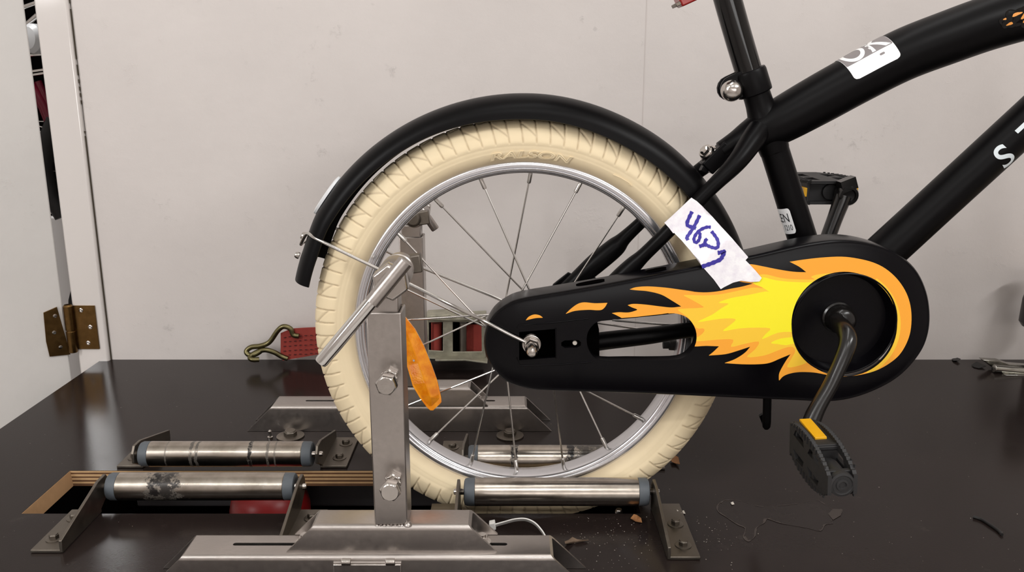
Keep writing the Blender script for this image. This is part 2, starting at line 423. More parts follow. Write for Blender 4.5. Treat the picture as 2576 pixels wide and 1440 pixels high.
for i in range(n):
    if random.random() < .3 and 8 < i < 60: continue
    a, b = rimw[i], rimw[(i+1) % n]; w = random.uniform(.0006, .0022) + (.0025 if 62 < i < 84 else 0)
    di = (ctr - a).normalized()*w; dj = (ctr - b).normalized()*w
    sb.add([a + Vector((0, 0, .0004)), b + Vector((0, 0, .0004)), b + dj + Vector((0, 0, .0004)), a + di + Vector((0, 0, .0004))], [(0, 1, 2, 3)])
blob = [T(*sp(*q), .0005) for q in [(1060, 760), (1130, 765), (1122, 812), (1060, 848), (1020, 800)]]
sb.add(blob, [(0, 1, 2, 3, 4)])
sb.build('stain', M['spill'], bench, label='pale dried rim of the spill')

# ------------------------------------------------------------------ fasteners
def hexbolt(mb, c, d, r, hh, dome=.15, washer=1.55):
    """washer, hexagonal head with chamfer along d from c"""
    if washer: mb.lathe(c, d, [(r*washer, 0), (r*washer, r*.16), (r*washer*.9, r*.22)], 24)
    o = Vector(c) + Vector(d).normalized()*(r*.2 if washer else 0)
    mb.lathe(o, d, [(r, 0), (r, hh*.85), (r*.86, hh)], sides=6, rot=.3)
    mb.lathe(o, d, [(r*.84, hh), (r*.78, hh + r*dome)], 20)
    return mb

# ------------------------------------------------------------------ rollers in their brackets
RR = .0138
def roller(x0, x1, yc, s, bands, label, dmin, bx=(-.002, .0), fl=.028, bolts=(.03, .068)):
    """steel roller from x0 to x1 whose brackets reach out to the side s (-1 = towards the front of the bench)"""
    z = .022
    R = thing('roller', ((x0 + x1)/2, yc, 0), label, 'roller', 'steel rollers along the wheel slot')
    cap = .0105
    tb = MB(); tb.lathe((x0 + cap, yc, z), (1, 0, 0), [(RR - .0004, 0), (RR, .0005), (RR, x1 - x0 - 2*cap - .0005), (RR - .0004, x1 - x0 - 2*cap)], 48)
    ro = tb.build('roller_tube', roller_mat('worn_steel_roller', bands), R)
    for X, d in ((x0, 1), (x1, -1)):
        MB().lathe((X, yc, z), (d, 0, 0), [(.004, .001), (.0075, .0005), (.0105, .0), (RR - .0012, .0008), (RR - .0002, .003), (RR - .0002, cap)], 40).build('end_cap', M['grey_cap'], ro)
    MB().tube([(x0 - .0105, yc, z), (x0 - .0095, yc, z), (x1 + .0095, yc, z), (x1 + .0105, yc, z)], [.0024, .003, .003, .0024], 16).build('axle', M['zinc'], R)
    for X, fx in ((x0 - .0055, -1), (x1 + .0055, 1)):
        p = [(.0875, .0005), (.0875, .0125), (.012, z + .011), (-.004, z + .0115), (-.0095, z + .004), (-.009, z - .007), (max(dmin, -.008), .004), (max(dmin, -.008), .0005)]
        mb = MB(); mb.prism([(X - .0015, yc + s*d, zz) for d, zz in p], (.003, 0, 0))
        xa, xb = sorted((X, X + fx*fl)); ya, yb = sorted((yc + s*dmin, yc + s*.0875))
        mb.box(xa, xb, ya, yb, .0003, .0033)
        br = mb.build('bracket', M['steel_dull'], R, bevel=.0006)
        for d in bolts:
            hexbolt(MB(), (X + fx*fl*.58, yc + s*d, .0033), (0, 0, 1), .0044, .004, washer=1.7).build('bolt', M['steel_dull'], br)
    return R
roller(-.402, -.2155, .782, -1, [(-.345, .016, .95), (-.352, .006, 1)], 'left steel roller at the front edge of the slot, blotched with black rubber', .012)
roller(-.047, .1345, .7706, -1, [], 'clean steel roller in front of the cream tyre', -.0115)
roller(-.402, -.2155, .858, 1, [(-.344, .0018, .75), (-.338, .0016, .75), (-.281, .0022, 1), (-.262, .0016, .6), (-.371, .001, .4), (-.254, .001, .4)], 'left steel roller behind the slot, ringed with thin dark marks', .010)
roller(-.047, .1345, .848, 1, [(.002, .004, 1), (.062, .0045, 1), (.085, .02, .8)], 'steel roller glimpsed through the spokes behind the wheel', .016)

# ------------------------------------------------------------------ the two clamping stands
def channel(x0, x1, e0, e1, z0, z1, Y, wall=.0026, r=.0045, slope=1.0):
    """inverted U of bent sheet between x0 and x1 (length of its top), both ends cut on the slant"""
    def prof(o):
        a, b, t, rr = e0 + o, e1 - o, z1 - o, max(r - o, .0012)
        q = [(a, z0)]
        for k in range(5): an = math.pi - k*math.pi/8; q.append((a + rr + rr*math.cos(an), t - rr + rr*math.sin(an)))
        for k in range(5): an = math.pi/2 - k*math.pi/8; q.append((b - rr + rr*math.cos(an), t - rr + rr*math.sin(an)))
        return q + [(b, z0)]
    poly = prof(0) + prof(wall)[::-1]; n = len(poly); mb = MB()
    vs = [(x0 - (z1 - z)*slope, Y(e), z) for e, z in poly] + [(x1 + (z1 - z)*slope, Y(e), z) for e, z in poly]
    fs = [(i, (i+1) % n, (i+1) % n + n, i + n) for i in range(n)]
    for base in (0, n):                       # end faces as a strip of quads between outer and inner line
        h2 = n//2
        fs += [(base + i, base + i + 1, base + n - 2 - i, base + n - 1 - i) for i in range(h2 - 1)]
    return mb.add(vs, fs)
def cut(o, mb):
    c = mb.build('cutter', None, o.parent)
    b = o.modifiers.new('b', 'BOOLEAN'); b.object = c; b.operation = 'DIFFERENCE'; b.solver = 'EXACT'
    bpy.context.view_layer.update()
    me = bpy.data.meshes.new_from_object(o.evaluated_get(bpy.context.evaluated_depsgraph_get()))
    o.modifiers.remove(b); old = o.data; o.data = me; bpy.data.objects.remove(c); nm = old.name; bpy.data.meshes.remove(old); me.name = nm; smooth(me, 35)

def stand(dx, yc, s, label, handle):
    """s = +1: outer side towards the camera, -1: mirrored, outer side towards the wall"""
    Y = lambda e: yc - s*e
    R = thing('wheel_clamp_stand', (-.1 + dx, yc, 0), label, 'clamp stand', 'stainless clamp stands either side of the wheel')
    b = channel(-.273 + dx, .032 + dx, -.0185, .0185, .0003, .033, Y).build('base_channel', M['steel'], R)
    sl = MB()
    for xa, xb in ((-.237, -.004),):
        w = .0022; yy = Y(-.0005); pts = []
        for k in range(9): an = math.pi/2 + k*math.pi/8; pts.append((xa + w + w*math.cos(an), yy + w*math.sin(an)))
        for k in range(9): an = -math.pi/2 + k*math.pi/8; pts.append((xb - w + w*math.cos(an), yy + w*math.sin(an)))
        sl.prism([(p[0] + dx, p[1], .02) for p in pts], (0, 0, .03))
    cut(b, sl)
    channel(-.1643 + dx, -.0365 + dx, -.0185, .0123, .0331, .0572, Y).build('sliding_channel', M['steel'], R)
    for X in (-.0255, -.1765):
        mb = MB(); mb.lathe((X + dx, Y(-.003), .0332), (0, 0, 1), [(.0078, 0), (.0078, .0012), (.0052, .0013)], 24); mb.lathe((X + dx, Y(-.003), .0345), (0, 0, 1), [(.0054, 0), (.0054, .004), (.0048, .0048)], sides=6); mb.lathe((X + dx, Y(-.003), .0345), (0, 0, 1), [(.0036, .0048), (.0034, .0066)], 16)
        mb.build('fixing_nut', M['zinc'], R)
    # outer post: square tube, open at the top
    def sq(cx_, ce, w, z0, z1, wall):
        mb = MB(); o = [(-w, -w), (w, -w), (w, w), (-w, w)]; i_ = [(x*(w - wall)/w, y*(w - wall)/w) for x, y in o]
        vs = [(cx_ + x, Y(ce) + y, z) for z in (z0, z1) for (x, y) in o + i_]
        fs = []
        for k in range(4):
            n_ = (k+1) % 4
            fs += [(k, n_, 8 + n_, 8 + k), (4 + k, 12 + k, 12 + n_, 4 + n_), (8 + k, 8 + n_, 12 + n_, 12 + k), (k, 4 + k, 4 + n_, n_)]
        return mb.add(vs, fs)
    X0 = -.1003 + dx
    po = sq(X0, -.0035, .0138, .0572, .240, .0022).build('post', M['steel'], R, bevel=.0014)
    wd = MB()
    for k in range(9):
        wd.lathe((X0 - .012 + k*.003 + random.uniform(-.0006, .0006), Y(.0101), .0566), (0, 0, 1), [(random.uniform(.0012, .0019), 0), (.0012, .0006), (.0005, .001)], 10, rot=k)
    wd.lathe((X0 + .0138, Y(.0098), .0566), (0, 0, 1), [(.0034, 0), (.003, .0016), (.0016, .0028), (.0004, .003)], 14)
    so_ = wd
    wd.build('weld', M['steel'], po)
    inn = sq(X0, -.0035, .0112, .235, .2535, .0022).build('inner_post', M['steel'], R, bevel=.001)
    for zb, sp_ in ((.188, .030), (.0985, .030)):
        mb = MB(); c0 = Vector((X0 + .0035, Y(.0103), zb)); d = Vector((0, -s, 0))
        mb.lathe(c0, d, [(.0074, 0), (.0074, .005), (.0062, .006)], sides=6, rot=.5)
        for k in range(6):
            a = k*math.pi/3; mb.obox(c0 + d*.0072 + Vector((math.cos(a), 0, math.sin(a)))*.0056, Vector((math.cos(a), 0, math.sin(a)))*.0013, d*.002, Vector((-math.sin(a), 0, math.cos(a)))*.0016)
        mb.lathe(c0, d, [(.0048, .004), (.0048, .022)], 20)
        mb.lathe(c0 + d*.0155, d, [(.0086, 0), (.0088, .0065), (.0076, .0083)], sides=6, rot=.2)
        mb.lathe(c0 + d*.0155, d, [(.0074, .0082), (.0066, .0088)], 24)
        mb.build('clamp_bolt', M['zinc'], R, bevel=.0004)
    # threaded boss through the top, hexagon at its outer end, jaw at the wheel end
    xb = X0 + .0075; zb = .2665; d = Vector((0, -s, 0)); c = Vector((xb, Y(0), zb))
    MB().lathe(c - d*.042, d, [(.0095, 0), (.0115, .001), (.0115, .012), (.0128, .013), (.0128, .016), (.0115, .017), (.0115, .020), (.0132, .022), (.0132, .048), (.0126, .05)], 32).build('clamp_sleeve', M['steel'], R)
    MB().lathe(c + d*.0085, d, [(.0142, 0), (.0146, .001), (.0146, .012), (.0132, .014)], sides=6, rot=.4).build('clamp_nut', M['zinc'], R, bevel=.0008)
    MB().obox(c - d*.045 + Vector((.011, 0, .001)), (.0065, 0, .001), (0, .006, 0), (-.001, 0, .0075)).lathe(c - d*.054, d, [(.007, 0), (.0085, .002), (.0085, .012)], 24).build('clamp_jaw', M['steel_dull'], R, bevel=.0012)
    p0, p1, pm = handle
    MB().tube([p0, Vector(p0).lerp(Vector(p1), .02), Vector(p0).lerp(Vector(p1), .98), p1], [.0044, .0052, .0052, .0044], 24).build('handle_bar', M['chrome'] if s > 0 else M['steel'], R)
    MB().tube([pm, p1], .0058, 24).build('handle_sleeve', M['steel'], R)
    return R, Y
fh = .612
fs_, Yf = stand(0, .6535, 1, 'stainless steel clamp stand in front of the wheel with a tommy bar handle', (A(806, 914, fh - .014), A(1020, 658, fh), A(935, 762, fh - .006)))
bh = 1.03
stand(-.0165, .988, -1, 'stainless steel clamp stand behind the wheel by the wall', (A(1096, 578, bh), A(1015, 462, bh), A(1040, 500, bh)))
# little slotted catch on the outer face of the front stand
mb = MB(); mb.box(-.1480, -.0915, .6315, .6352, .0003, .0275); cp_ = mb.build('catch_plate', M['steel'], fs_, bevel=.0008)
for X in (-.137, -.1005): MB().lathe((X - .004, .6328, .0292), (1, 0, 0), [(.0022, 0), (.0030, .0006), (.0030, .0076), (.0022, .0082)], 16).build('pin', M['zinc'], cp_)
MB().tube([(-.1475, .6335, .0285), (-.0915, .6335, .0285)], .0013, 8).build('pin', M['steel'], cp_)

# bolts that hold the stands' rails to the bench
def table_bolt(u, v, r, label, cat='bolt', washer=2.1):
    p = T(u, v); R = thing('hex_bolt', p, label, cat, 'loose fixings on the bench')
    hexbolt(MB(), p + Vector((0, 0, .0002)), (0, 0, 1), r, r*.9, washer=0).build('bolt_head', M['steel_dull'], R, bevel=.0003)
    MB().lathe(p + Vector((0, 0, .0001)), (0, 0, 1), [(r*washer, 0), (r*washer, r*.18), (r*washer*.92, r*.22)], 28).build('washer', M['steel_dull'], R)
table_bolt(731, 1099, .0078, 'hexagon bolt on a round washer in front of the rear stand, left end')
table_bolt(1283, 1098, .0078, 'hexagon bolt on a round washer seen between the spokes')
p = T(680, 1103); b = MB().lathe(p, (0, 0, 1), [(.0032, 0), (.0032, .002), (.0016, .0025), (.0016, .008), (.0022, .009), (.001, .0105)], 14).build('small_screw', M['zinc'])
tag(b, 'small upright screw left of the washered bolt by the rear stand', 'screw')
p = T(1558, 1290, -.004); b = MB().lathe(p + Vector((0, .004, -.014)), (0, 0, 1), [(.004, 0), (.0042, .004), (.0042, .013), (.003, .0155)], 16).build('slot_pin', M['zinc'])
b = tag(b, 'round-nosed metal pin in the slot under the clean roller', 'pin')
# ------------------------------------------------------------------ the child's bicycle
YM = .809                                    # middle plane of the bicycle
WC = Vector((.0115, YM, .1785))              # wheel centre
bike = thing('bicycle', (.2, YM, 0), "small black child's bicycle, cream tyre, flame printed chain case, rear wheel held in the slot", 'bicycle')
def part(mb, name, m, parent=None, **k): return mb.build(name, M[m] if isinstance(m, str) else m, parent or bike, **k)
def pol(r, a, y): return Vector((WC.x + r*math.cos(a), y, WC.z + r*math.sin(a)))

# tyre: moulded ring with tread grooves cut in
def make_tyre():
    NB = 92; NP = NB*16; half = math.radians(149)
    ths = [-half + 2*half*i/84 for i in range(85)]
    RC, RT = .1823, .0223; vs = []; dirt_tone = []
    cell = 2*math.pi/NB
    def seg_d(px_, py_, ax, ay, bx, by):
        dx, dy = bx - ax, by - ay; t_ = max(0, min(1, ((px_-ax)*dx + (py_-ay)*dy)/(dx*dx + dy*dy)))
        return math.hypot(px_ - ax - t_*dx, py_ - ay - t_*dy)
    # groove pattern over a pair of cells, computed once: u along the rim (m), w = arc from the crown (m)
    pat = {}
    for j in range(32):
        u = j*cell*.2045/16
        L = cell*.2045
        for i, t_ in enumerate(ths):
            w = abs(t_)*RT; d = 1; sg = 1 if t_ > 0 else -1
            for k in (-1, 0, 1, 2, 3):
                o = k*L
                d = min(d, seg_d(u, w, o + .0035, 0, o + .0008, .0155), seg_d(u, w, o + .0008, .0155, o - .0012, .0345))
                if k % 2 == 0: d = min(d, seg_d(u, w, o + .0002, .0285, o + L + .0008, .0145), seg_d(u, w, o + .0025, .006, o + L + .0025, .001))
                else: d = min(d, seg_d(u, w, o + .0022, .004, o + L*.85, .0085))
            g = max(0, 1 - d/.00135); g = g*g*(3 - 2*g)
            deep = .0026*max(.36, 1 - w/.036) if w < .0358 else 0
            h_ = -g*deep
            # shoulder step and two fine rings lower on the side wall
            h_ += -.0007*max(0, min(1, (w - .0355)/.0008))
            for rr in (.0385, .0415): h_ -= .0005*max(0, 1 - abs(w - rr)/.0007)
            pat[(j, i)] = (h_, g if w < .0358 else 0)
    for k in range(NP):
        a = 2*math.pi*k/NP + .013
        for i, t_ in enumerate(ths):
            h_, g = pat[(k % 32, i)]
            flat = 1 - .10*math.exp(-(t_/.35)**2)*0
            r = RC + (RT + h_)*math.cos(t_)*flat; y = (RT + h_)*math.sin(t_)
            vs.append((WC.x + r*math.cos(a), YM + y, WC.z + r*math.sin(a)))
            w = abs(t_)*RT
            dirt_tone.append(min(1, .5*g + .5*max(0, min(1, (w - .047)/.01)) + .12*max(0, 1 - w/.02)))
    n = len(ths); fs = []
    for k in range(NP):
        k2 = (k+1) % NP
        for i in range(n-1): fs.append((k*n + i, k*n + i + 1, k2*n + i + 1, k2*n + i))
    me = bpy.data.meshes.new('tyre'); me.from_pydata(vs, [], fs)
    at_ = me.attributes.new('dirt_tone', 'FLOAT', 'POINT'); at_.data.foreach_set('value', dirt_tone)
    me.update()
    return link('tyre', me, M['tyre'], bike, 60)
tyre = make_tyre()
# raised lettering on the near side wall
def side(r, a, lift=0):
    RC, RT = .1823, .0223
    c_ = max(-.99, min(.99, (r - RC)/RT)); return pol(r, a, YM - RT*math.sqrt(1 - c_*c_) - lift)
def wtxt(s, r0, hgt, a_mid, wide, name, outline=.02, shear=.2):
    me = text_mesh(s); xs = [v.co.x for v in me.vertices]; x0, x1 = min(xs), max(xs); bpy.data.meshes.remove(me)
    k = wide/(x1 - x0)
    def fn(x, y, z):
        r = r0 + y*hgt/.7
        a = a_mid - ((x - (x0 + x1)/2)*k)/(r0 + .004)
        return side(r, a, z*hgt/.7 + .0001)
    return warp_text(s, fn, name, M['tyre'], tyre, outline=outline, shear=shear)
aL = A(1333, 388, .787); aL = math.atan2(aL.z - WC.z, aL.x - WC.x)
wtxt('RALSON', .1682, .0064, aL, .072, 'raised_lettering', .05)
ar = [A(u, v, .787) for u, v in ((1543, 440), (1562, 448), (1582, 460), (1590, 468), (1583, 466))]
ar = [side(math.hypot(p.x - WC.x, p.z - WC.z), math.atan2(p.z - WC.z, p.x - WC.x), .0001) for p in ar]
part(MB().tube(ar, .0004, 6), 'raised_arrow', 'tyre', tyre)

# rim
def revolve(prof, seg, name, m, parent):
    vs = []; fs = []; n = len(prof)
    for k in range(seg):
        a = 2*math.pi*k/seg
        vs += [pol(r, a, YM + y) for r, y in prof]
    for k in range(seg):
        k2 = (k+1) % seg
        for i in range(n): fs.append((k*n + i, k*n + (i+1) % n, k2*n + (i+1) % n, k2*n + i))
    mb = MB(); mb.add(vs, fs)
    return mb.build(name, m, parent, ang=38)
half = [(.1652, .0122), (.1640, .0133), (.1622, .0139), (.1604, .0139), (.1589, .0134), (.1584, .0130), (.1581, .0137), (.1577, .0140), (.1573, .0137), (.1570, .0128), (.1556, .0123), (.1545, .0113), (.1538, .0098), (.1534, .0080), (.1530, .0)]
rim = revolve([(r, -y) for r, y in half] + [(r, y) for r, y in half[::-1][1:]] + [(.163, .0105), (.163, -.0105)], 180, 'rim', M['alu'], bike)
hub = MB().lathe(WC + Vector((0, .033, 0)), (0, -1, 0), [(.008, 0), (.012, .004), (.026, .008), (.026, .011), (.014, .013), (.013, .05), (.026, .053), (.026, .056), (.014, .060), (.012, .066)], 32)
part(hub, 'hub', 'steel', bike)
# twenty laced spokes
for k in range(20):
    fi = math.radians(2.4 + 18*k)            # clockwise from the top
    a = math.pi/2 - fi
    near = (k % 2 == 1); left = (k % 4 in (0, 1))
    rim_p = pol(.1540, a, YM + (-.002 if near else .002))
    yo = YM + (-.0215 if near else .0215)
    ha = a + (1 if left else -1)*math.radians(62)
    hb = pol(.0235, ha, yo)
    mb = MB(); d = (hb - rim_p).normalized()
    mb.tube([rim_p, hb], .00095, 8)
    mb.tube([rim_p - d*.001, rim_p + d*.0105, rim_p + d*.0115], [.0021, .0021, .0016], 10)
    part(mb, 'spoke', 'spoke', rim)

# amber wheel reflector between the spokes
ol = [(1006, 766), (1018, 794), (1045, 828), (1067, 870), (1086, 917), (1101, 959), (1110, 998), (1111, 1010), (1106, 1016), (1090, 1031), (1083, 1031), (1075, 1024), (1057, 1000), (1039, 970), (1024, 918), (1008, 858), (1000, 800), (1000, 770)]
yR = .7885; P3 = [A(u, v, yR) for u, v in ol]; c3 = sum(P3, Vector((0, 0, 0)))/len(P3)
r0, r1 = A(1016, 812, yR - .007), A(1085, 1004, yR - .007)
mb = MB(); n = len(P3); inner = []
for p in P3:
    t_ = max(.02, min(.98, (p - r0).dot(r1 - r0)/(r1 - r0).length_squared)); q = r0.lerp(r1, t_); inner.append(q + (p - q)*.55 + Vector((0, (p - q).length*.04, 0)))
ridge = [r0.lerp(r1, max(.02, min(.98, (p - r0).dot(r1 - r0)/(r1 - r0).length_squared))) for p in P3]
vs = P3 + [p + Vector((0, -.0022, 0)) for p in P3] + [c3.lerp(p, .9) + Vector((0, -.0022, 0)) for p in P3] + [q.lerp(c3.lerp(p, .9), .06) for p, q in zip(P3, ridge)]
fs = [tuple(range(n))[::-1]]
for L in range(3): fs += [(L*n + i, L*n + (i+1) % n, (L+1)*n + (i+1) % n, (L+1)*n + i) for i in range(n)]
fs.append(tuple(3*n + i for i in range(n)))
mb.add(vs, fs)
wr = part(mb, 'wheel_reflector', 'amber', bike, ang=3, label='amber spoke reflector')
c_ = A(1046, 905, yR - .0035); part(MB().lathe(c_, (0, -1, 0), [(.0032, 0), (.0030, .0014), (.0012, .0022)], 16), 'clip', 'alu', wr)

# mudguard
FC = Vector((.0106, YM, .1747)); FR = .2285
def interp(x, T_):
    if x <= T_[0][0]: return T_[0][1]
    for (x0, y0), (x1, y1) in zip(T_, T_[1:]):
        if x <= x1: k = (x - x0)/(x1 - x0); k = k*k*(3 - 2*k); return y0 + (y1 - y0)*k
    return T_[-1][1]
def fender_r(ad): return interp(ad, ((2, .2245), (25, .2275), (60, .2285), (88, .2300), (148, .2296), (158, .2270), (170, .2268)))
def fend():
    mb = MB(); NS = 28; prof = []
    for i in range(NS + 1):
        t_ = -1 + 2*i/NS; w = .0285; d = 1
        y = w*math.sin(t_*math.pi/2*.98); dr = -(1 - math.cos(t_*math.pi/2*.98)**.8)
        prof.append((y, dr, abs(t_)))
    NA = 120; th_ = .0016
    for lay in (0, 1):
        for k in range(NA + 1):
            for y, dr, t_ in prof:
                a1 = math.radians(165.6 if (t_ < .66 or y < 0) else 161.0)
                a0 = math.radians(2)
                a = a0 + (a1 - a0)*k/NA; ad = math.degrees(a)
                R0 = fender_r(ad)
                dep = interp(ad, ((60, .0250), (88, .0238), (118, .0206), (142, .0200), (160, .0192)))
                r = R0 + dr*dep - lay*th_*(1 if abs(y) < .026 else .4); yy = y*(1 - lay*.05)
                mb.v.append(Vector((FC.x + r*math.cos(a), YM + yy, FC.z + r*math.sin(a))))
    n = NS + 1; B = (NA+1)*n; fs = []
    for k in range(NA):
        for i in range(NS):
            fs.append((k*n + i, k*n + i + 1, (k+1)*n + i + 1, (k+1)*n + i))
            fs.append((B + k*n + i, B + (k+1)*n + i, B + (k+1)*n + i + 1, B + k*n + i + 1))
        for i, (a, b) in ((0, (1, 0)), (NS, (0, 1))): fs.append((k*n + i, (k+1)*n + i, B + (k+1)*n + i, B + k*n + i))
    for k in (0, NA):
        for i in range(NS): fs.append((k*n + i, k*n + i + 1, B + k*n + i + 1, B + k*n + i))
    mb.f = fs; mb.m = [0]*len(fs)
    return mb
fender = part(fend(), 'mudguard', 'black', bike, ang=50)
def fp(deg, y, lift):
    a = math.radians(deg); q = fender_r(deg) + lift; return Vector((FC.x + q*math.cos(a), YM + y, FC.z + q*math.sin(a)))
mb = MB(); vs = []; NR = 20
for lay, sc_ in ((0, 1), (.0022, 1), (.003, .85)):
    for k in range(NR):
        an = 2*math.pi*k/NR; u_, w_ = math.cos(an)*.0215*sc_, math.sin(an)*.0125*sc_
        vs.append(fp(144 + math.degrees(u_/FR), w_, .0002 + lay - 8*w_*w_))
mb.add(vs, [(L*NR + k, L*NR + (k+1) % NR, (L+1)*NR + (k+1) % NR, (L+1)*NR + k) for L in (0, 1) for k in range(NR)] + [tuple(2*NR + k for k in range(NR))])
part(mb, 'rear_reflector', 'white_refl', fender, label='white oval reflector')
for dg, k_ in ((155.2, 1), (160.2, .8)):
    mb = MB()
    o = fp(dg, -.004, .0015); dr_ = Vector((math.cos(math.radians(dg)), 0, math.sin(math.radians(dg))))
    mb.lathe(o, dr_, [(.0042*k_, 0), (.0042*k_, .002), (.0032*k_, .004), (.001, .0045)], 16)
    part(mb, 'fixing_bolt', 'zinc', fender)
# stay wire: loop over the mudguard, both ends to the axle
near = [A(1336, 868, .7392), A(1280, 841, .7385), A(1214, 806, .7425), A(1130, 765, .770), A(1014, 707, .779), A(880, 643, .7795), A(830, 618, .780)]
loop = crom(near + [A(792, 599, .784), A(772, 588, .795), fp(157.6, 0, .0042), fp(157.6, .015, .003), fp(157.9, .0275, -.008), A(845, 575, .8405), A(1040, 664, .846), A(1260, 755, .850), A(1330, 800, .852)], 6)
part(MB().tube(loop, .00165, 10), 'stay_wire', 'spoke', fender)

# frame tubes -----------------------------------------------------------------
def ptube(pts, name, m='black', n=6, seg=32, sq=None, caps=True):
    """pts: (u, v, y, diameter in photo pixels)"""
    w = [A(u, v, y) for u, v, y, d in pts]; r = [px(d/2, p) for p, (u, v, y, d) in zip(w, pts)]
    c = crom([(p.x, p.y, p.z) for p in w], n); rr = crom([(a, 0, 0) for a in r], n)
    return MB().tube(c, [q.x for q in rr], seg, caps), c, [q.x for q in rr]
mb, tt_c, tt_r = ptube([(1815, 382, YM, 52), (1850, 362, YM, 62), (1885, 344, YM, 82), (1947, 313, YM, 112), (2050, 256, YM, 124), (2161, 195, YM, 127), (2272, 138, YM, 131), (2383, 95, YM, 134), (2494, 56, YM, 136), (2640, 16, YM, 138), (2800, -18, YM, 138)], 'top_tube', n=8)
part(mb, 'top_tube', 'black', bike)
mb, st_c, st_r = ptube([(1885, 180, YM, 66), (1906, 246, YM, 68), (1914, 272, YM, 72), (1924, 302, YM, 84), (1936, 340, YM, 84), (1948, 378, YM, 74), (1956, 402, YM, 71), (2017, 595, YM, 72), (2058, 720, YM, 72)], 'seat_tube')
part(mb, 'seat_tube', 'black', bike)
mb, dt_c, dt_r = ptube([(2110, 740, YM, 101), (2241, 620, YM, 101), (2352, 518, YM, 101), (2462, 417, YM, 102), (2600, 290, YM, 103), (2720, 180, YM, 104)], 'down_tube')
part(mb, 'down_tube', 'black', bike)
mb, _, _ = ptube([(2060, 728, .775, 90), (2050, 715, .845, 90)], 'bb'); part(mb, 'bottom_bracket', 'black', bike)
mb, _, _ = ptube([(1908, 330, .800, 62), (1886, 362, .789, 58), (1850, 412, .777, 48), (1785, 477, .7715, 37), (1680, 583, .7715, 36), (1622, 640, .776, 36), (1592, 668, .779, 44), (1556, 702, .781, 46), (1500, 756, .783, 40), (1420, 830, .783, 36)], 'stay', n=6)
part(mb, 'seat_stay', 'black', bike)
mb, _, _ = ptube([(1880, 350, .815, 50), (1800, 400, .838, 40), (1700, 476, .8465, 33), (1620, 553, .8465, 31), (1572, 598, .8465, 36), (1548, 622, .8465, 50), (1500, 662, .8465, 52), (1450, 706, .8465, 44), (1400, 752, .8465, 40)], 'stay')
fst = part(mb, 'seat_stay', 'black', bike)
part(MB().prism([A(u, v, .85) for u, v in ((1392, 716), (1430, 686), (1442, 692), (1470, 690), (1500, 700), (1400, 780), (1350, 800))], (0, .004, 0)), 'dropout_plate', 'black', bike, bevel=.0008)
mb, _, _ = ptube([(1440, 872, .781, 46), (1505, 860, .781, 46), (1580, 851, .781, 45), (1640, 844, .783, 43), (1700, 835, .788, 40), (1780, 822, .792, 40), (1960, 770, .797, 42)], 'stay')
part(mb, 'chain_stay', 'black', bike)
mb, _, _ = ptube([(1400, 800, .846, 38), (1700, 770, .84, 38), (1960, 735, .825, 38)], 'stay'); part(mb, 'chain_stay', 'black', bike)
# brake rod, nut and stub that show through the window of the chain case
part(MB().tube([A(1540, 806, .80), A(1735, 822, .80)], .0012, 8), 'brake_rod', 'spoke', bike)
part(MB().tube([A(1668, 868, .835), A(1682, 868, .835), A(1684, 868, .835), A(1700, 869, .835), A(1702, 869, .835), A(1718, 870, .835)], [.004, .004, .0055, .0055, .0075, .0075], 16), 'stand_pivot', 'rubber', bike)
# stub of the stand hanging under the chain case
sx = MB().tube([A(1931, 960, .80), A(1929, 1060, .80), A(1928, 1074, .80), A(1928, 1080, .80)], [.0042, .0042, .0040, .0022], 16)
sx.prism([A(u, v, .812) for u, v in ((1911, 1048), (1924, 1040), (1926, 1075), (1920, 1072))], (0, .004, 0))
part(sx, 'stand_stub', 'black', bike)

# seat post, clamp, saddle light
mb, _, _ = ptube([(1755, -270, YM, 69), (1812, -70, YM, 69), (1831, 0, YM, 69), (1858, 95, YM, 68), (1884, 182, YM, 67)], 'post', n=4); part(mb, 'seat_post', 'gloss', bike)
ax = (A(1880, 165, YM) - A(1905, 245, YM)).normalized(); ctr_ = A(1891, 207, YM)
side_ = Vector((ax.z, 0, -ax.x)).normalized()            # to the right, square to the post
if side_.x < 0: side_ = -side_
cl = MB(); cl.lathe(ctr_ - ax*.0115, ax, [(.0142, 0), (.0158, .0008), (.0160, .004), (.0160, .020), (.0152, .0225), (.0131, .0225)], 36)
col_ = part(cl, 'seat_clamp', 'black', bike, bevel=.0004)
for dy in (-.0062, .0062):
    e = MB(); c_ = A(1838, 222, YM); pts = []
    for k in range(9):
        an = math.pi/2 + k*math.pi/8; pts.append(c_ + (side_*math.cos(an) + ax*math.sin(an))*.0112)
    pts += [c_ + side_*.017 - ax*.0112, c_ + side_*.019 + ax*.0125]
    e.prism([p + Vector((0, dy - .0026, 0)) for p in pts], (0, .0052, 0))
    part(e, 'clamp_lug', 'black', col_, bevel=.001)
part(MB().lathe(A(1840, 228, YM - .009), (-.12, -1, 0), [(.0098, 0), (.0100, .002), (.0092, .0055), (.0066, .0088), (.003, .0100), (.0005, .0102)], 24), 'clamp_bolt', 'zinc', col_)
part(MB().tube([A(1800, -96, YM), A(1760, -58, YM), A(1734, -26, YM)], .0035, 10), 'reflector_arm', 'steel_dull', bike)
o = A(1726, -14, YM); part(MB().obox(o, (.009, 0, .004), (0, .012, 0), (-.004, 0, .0075)), 'saddle_reflector', 'red_refl', bike, bevel=.0015)
part(MB().obox(o + Vector((-.003, 0, -.0062)), (.0075, 0, .004), (0, .011, 0), (-.0008, 0, .0014)), 'saddle_bracket', 'steel_dull', bike, bevel=.0006)
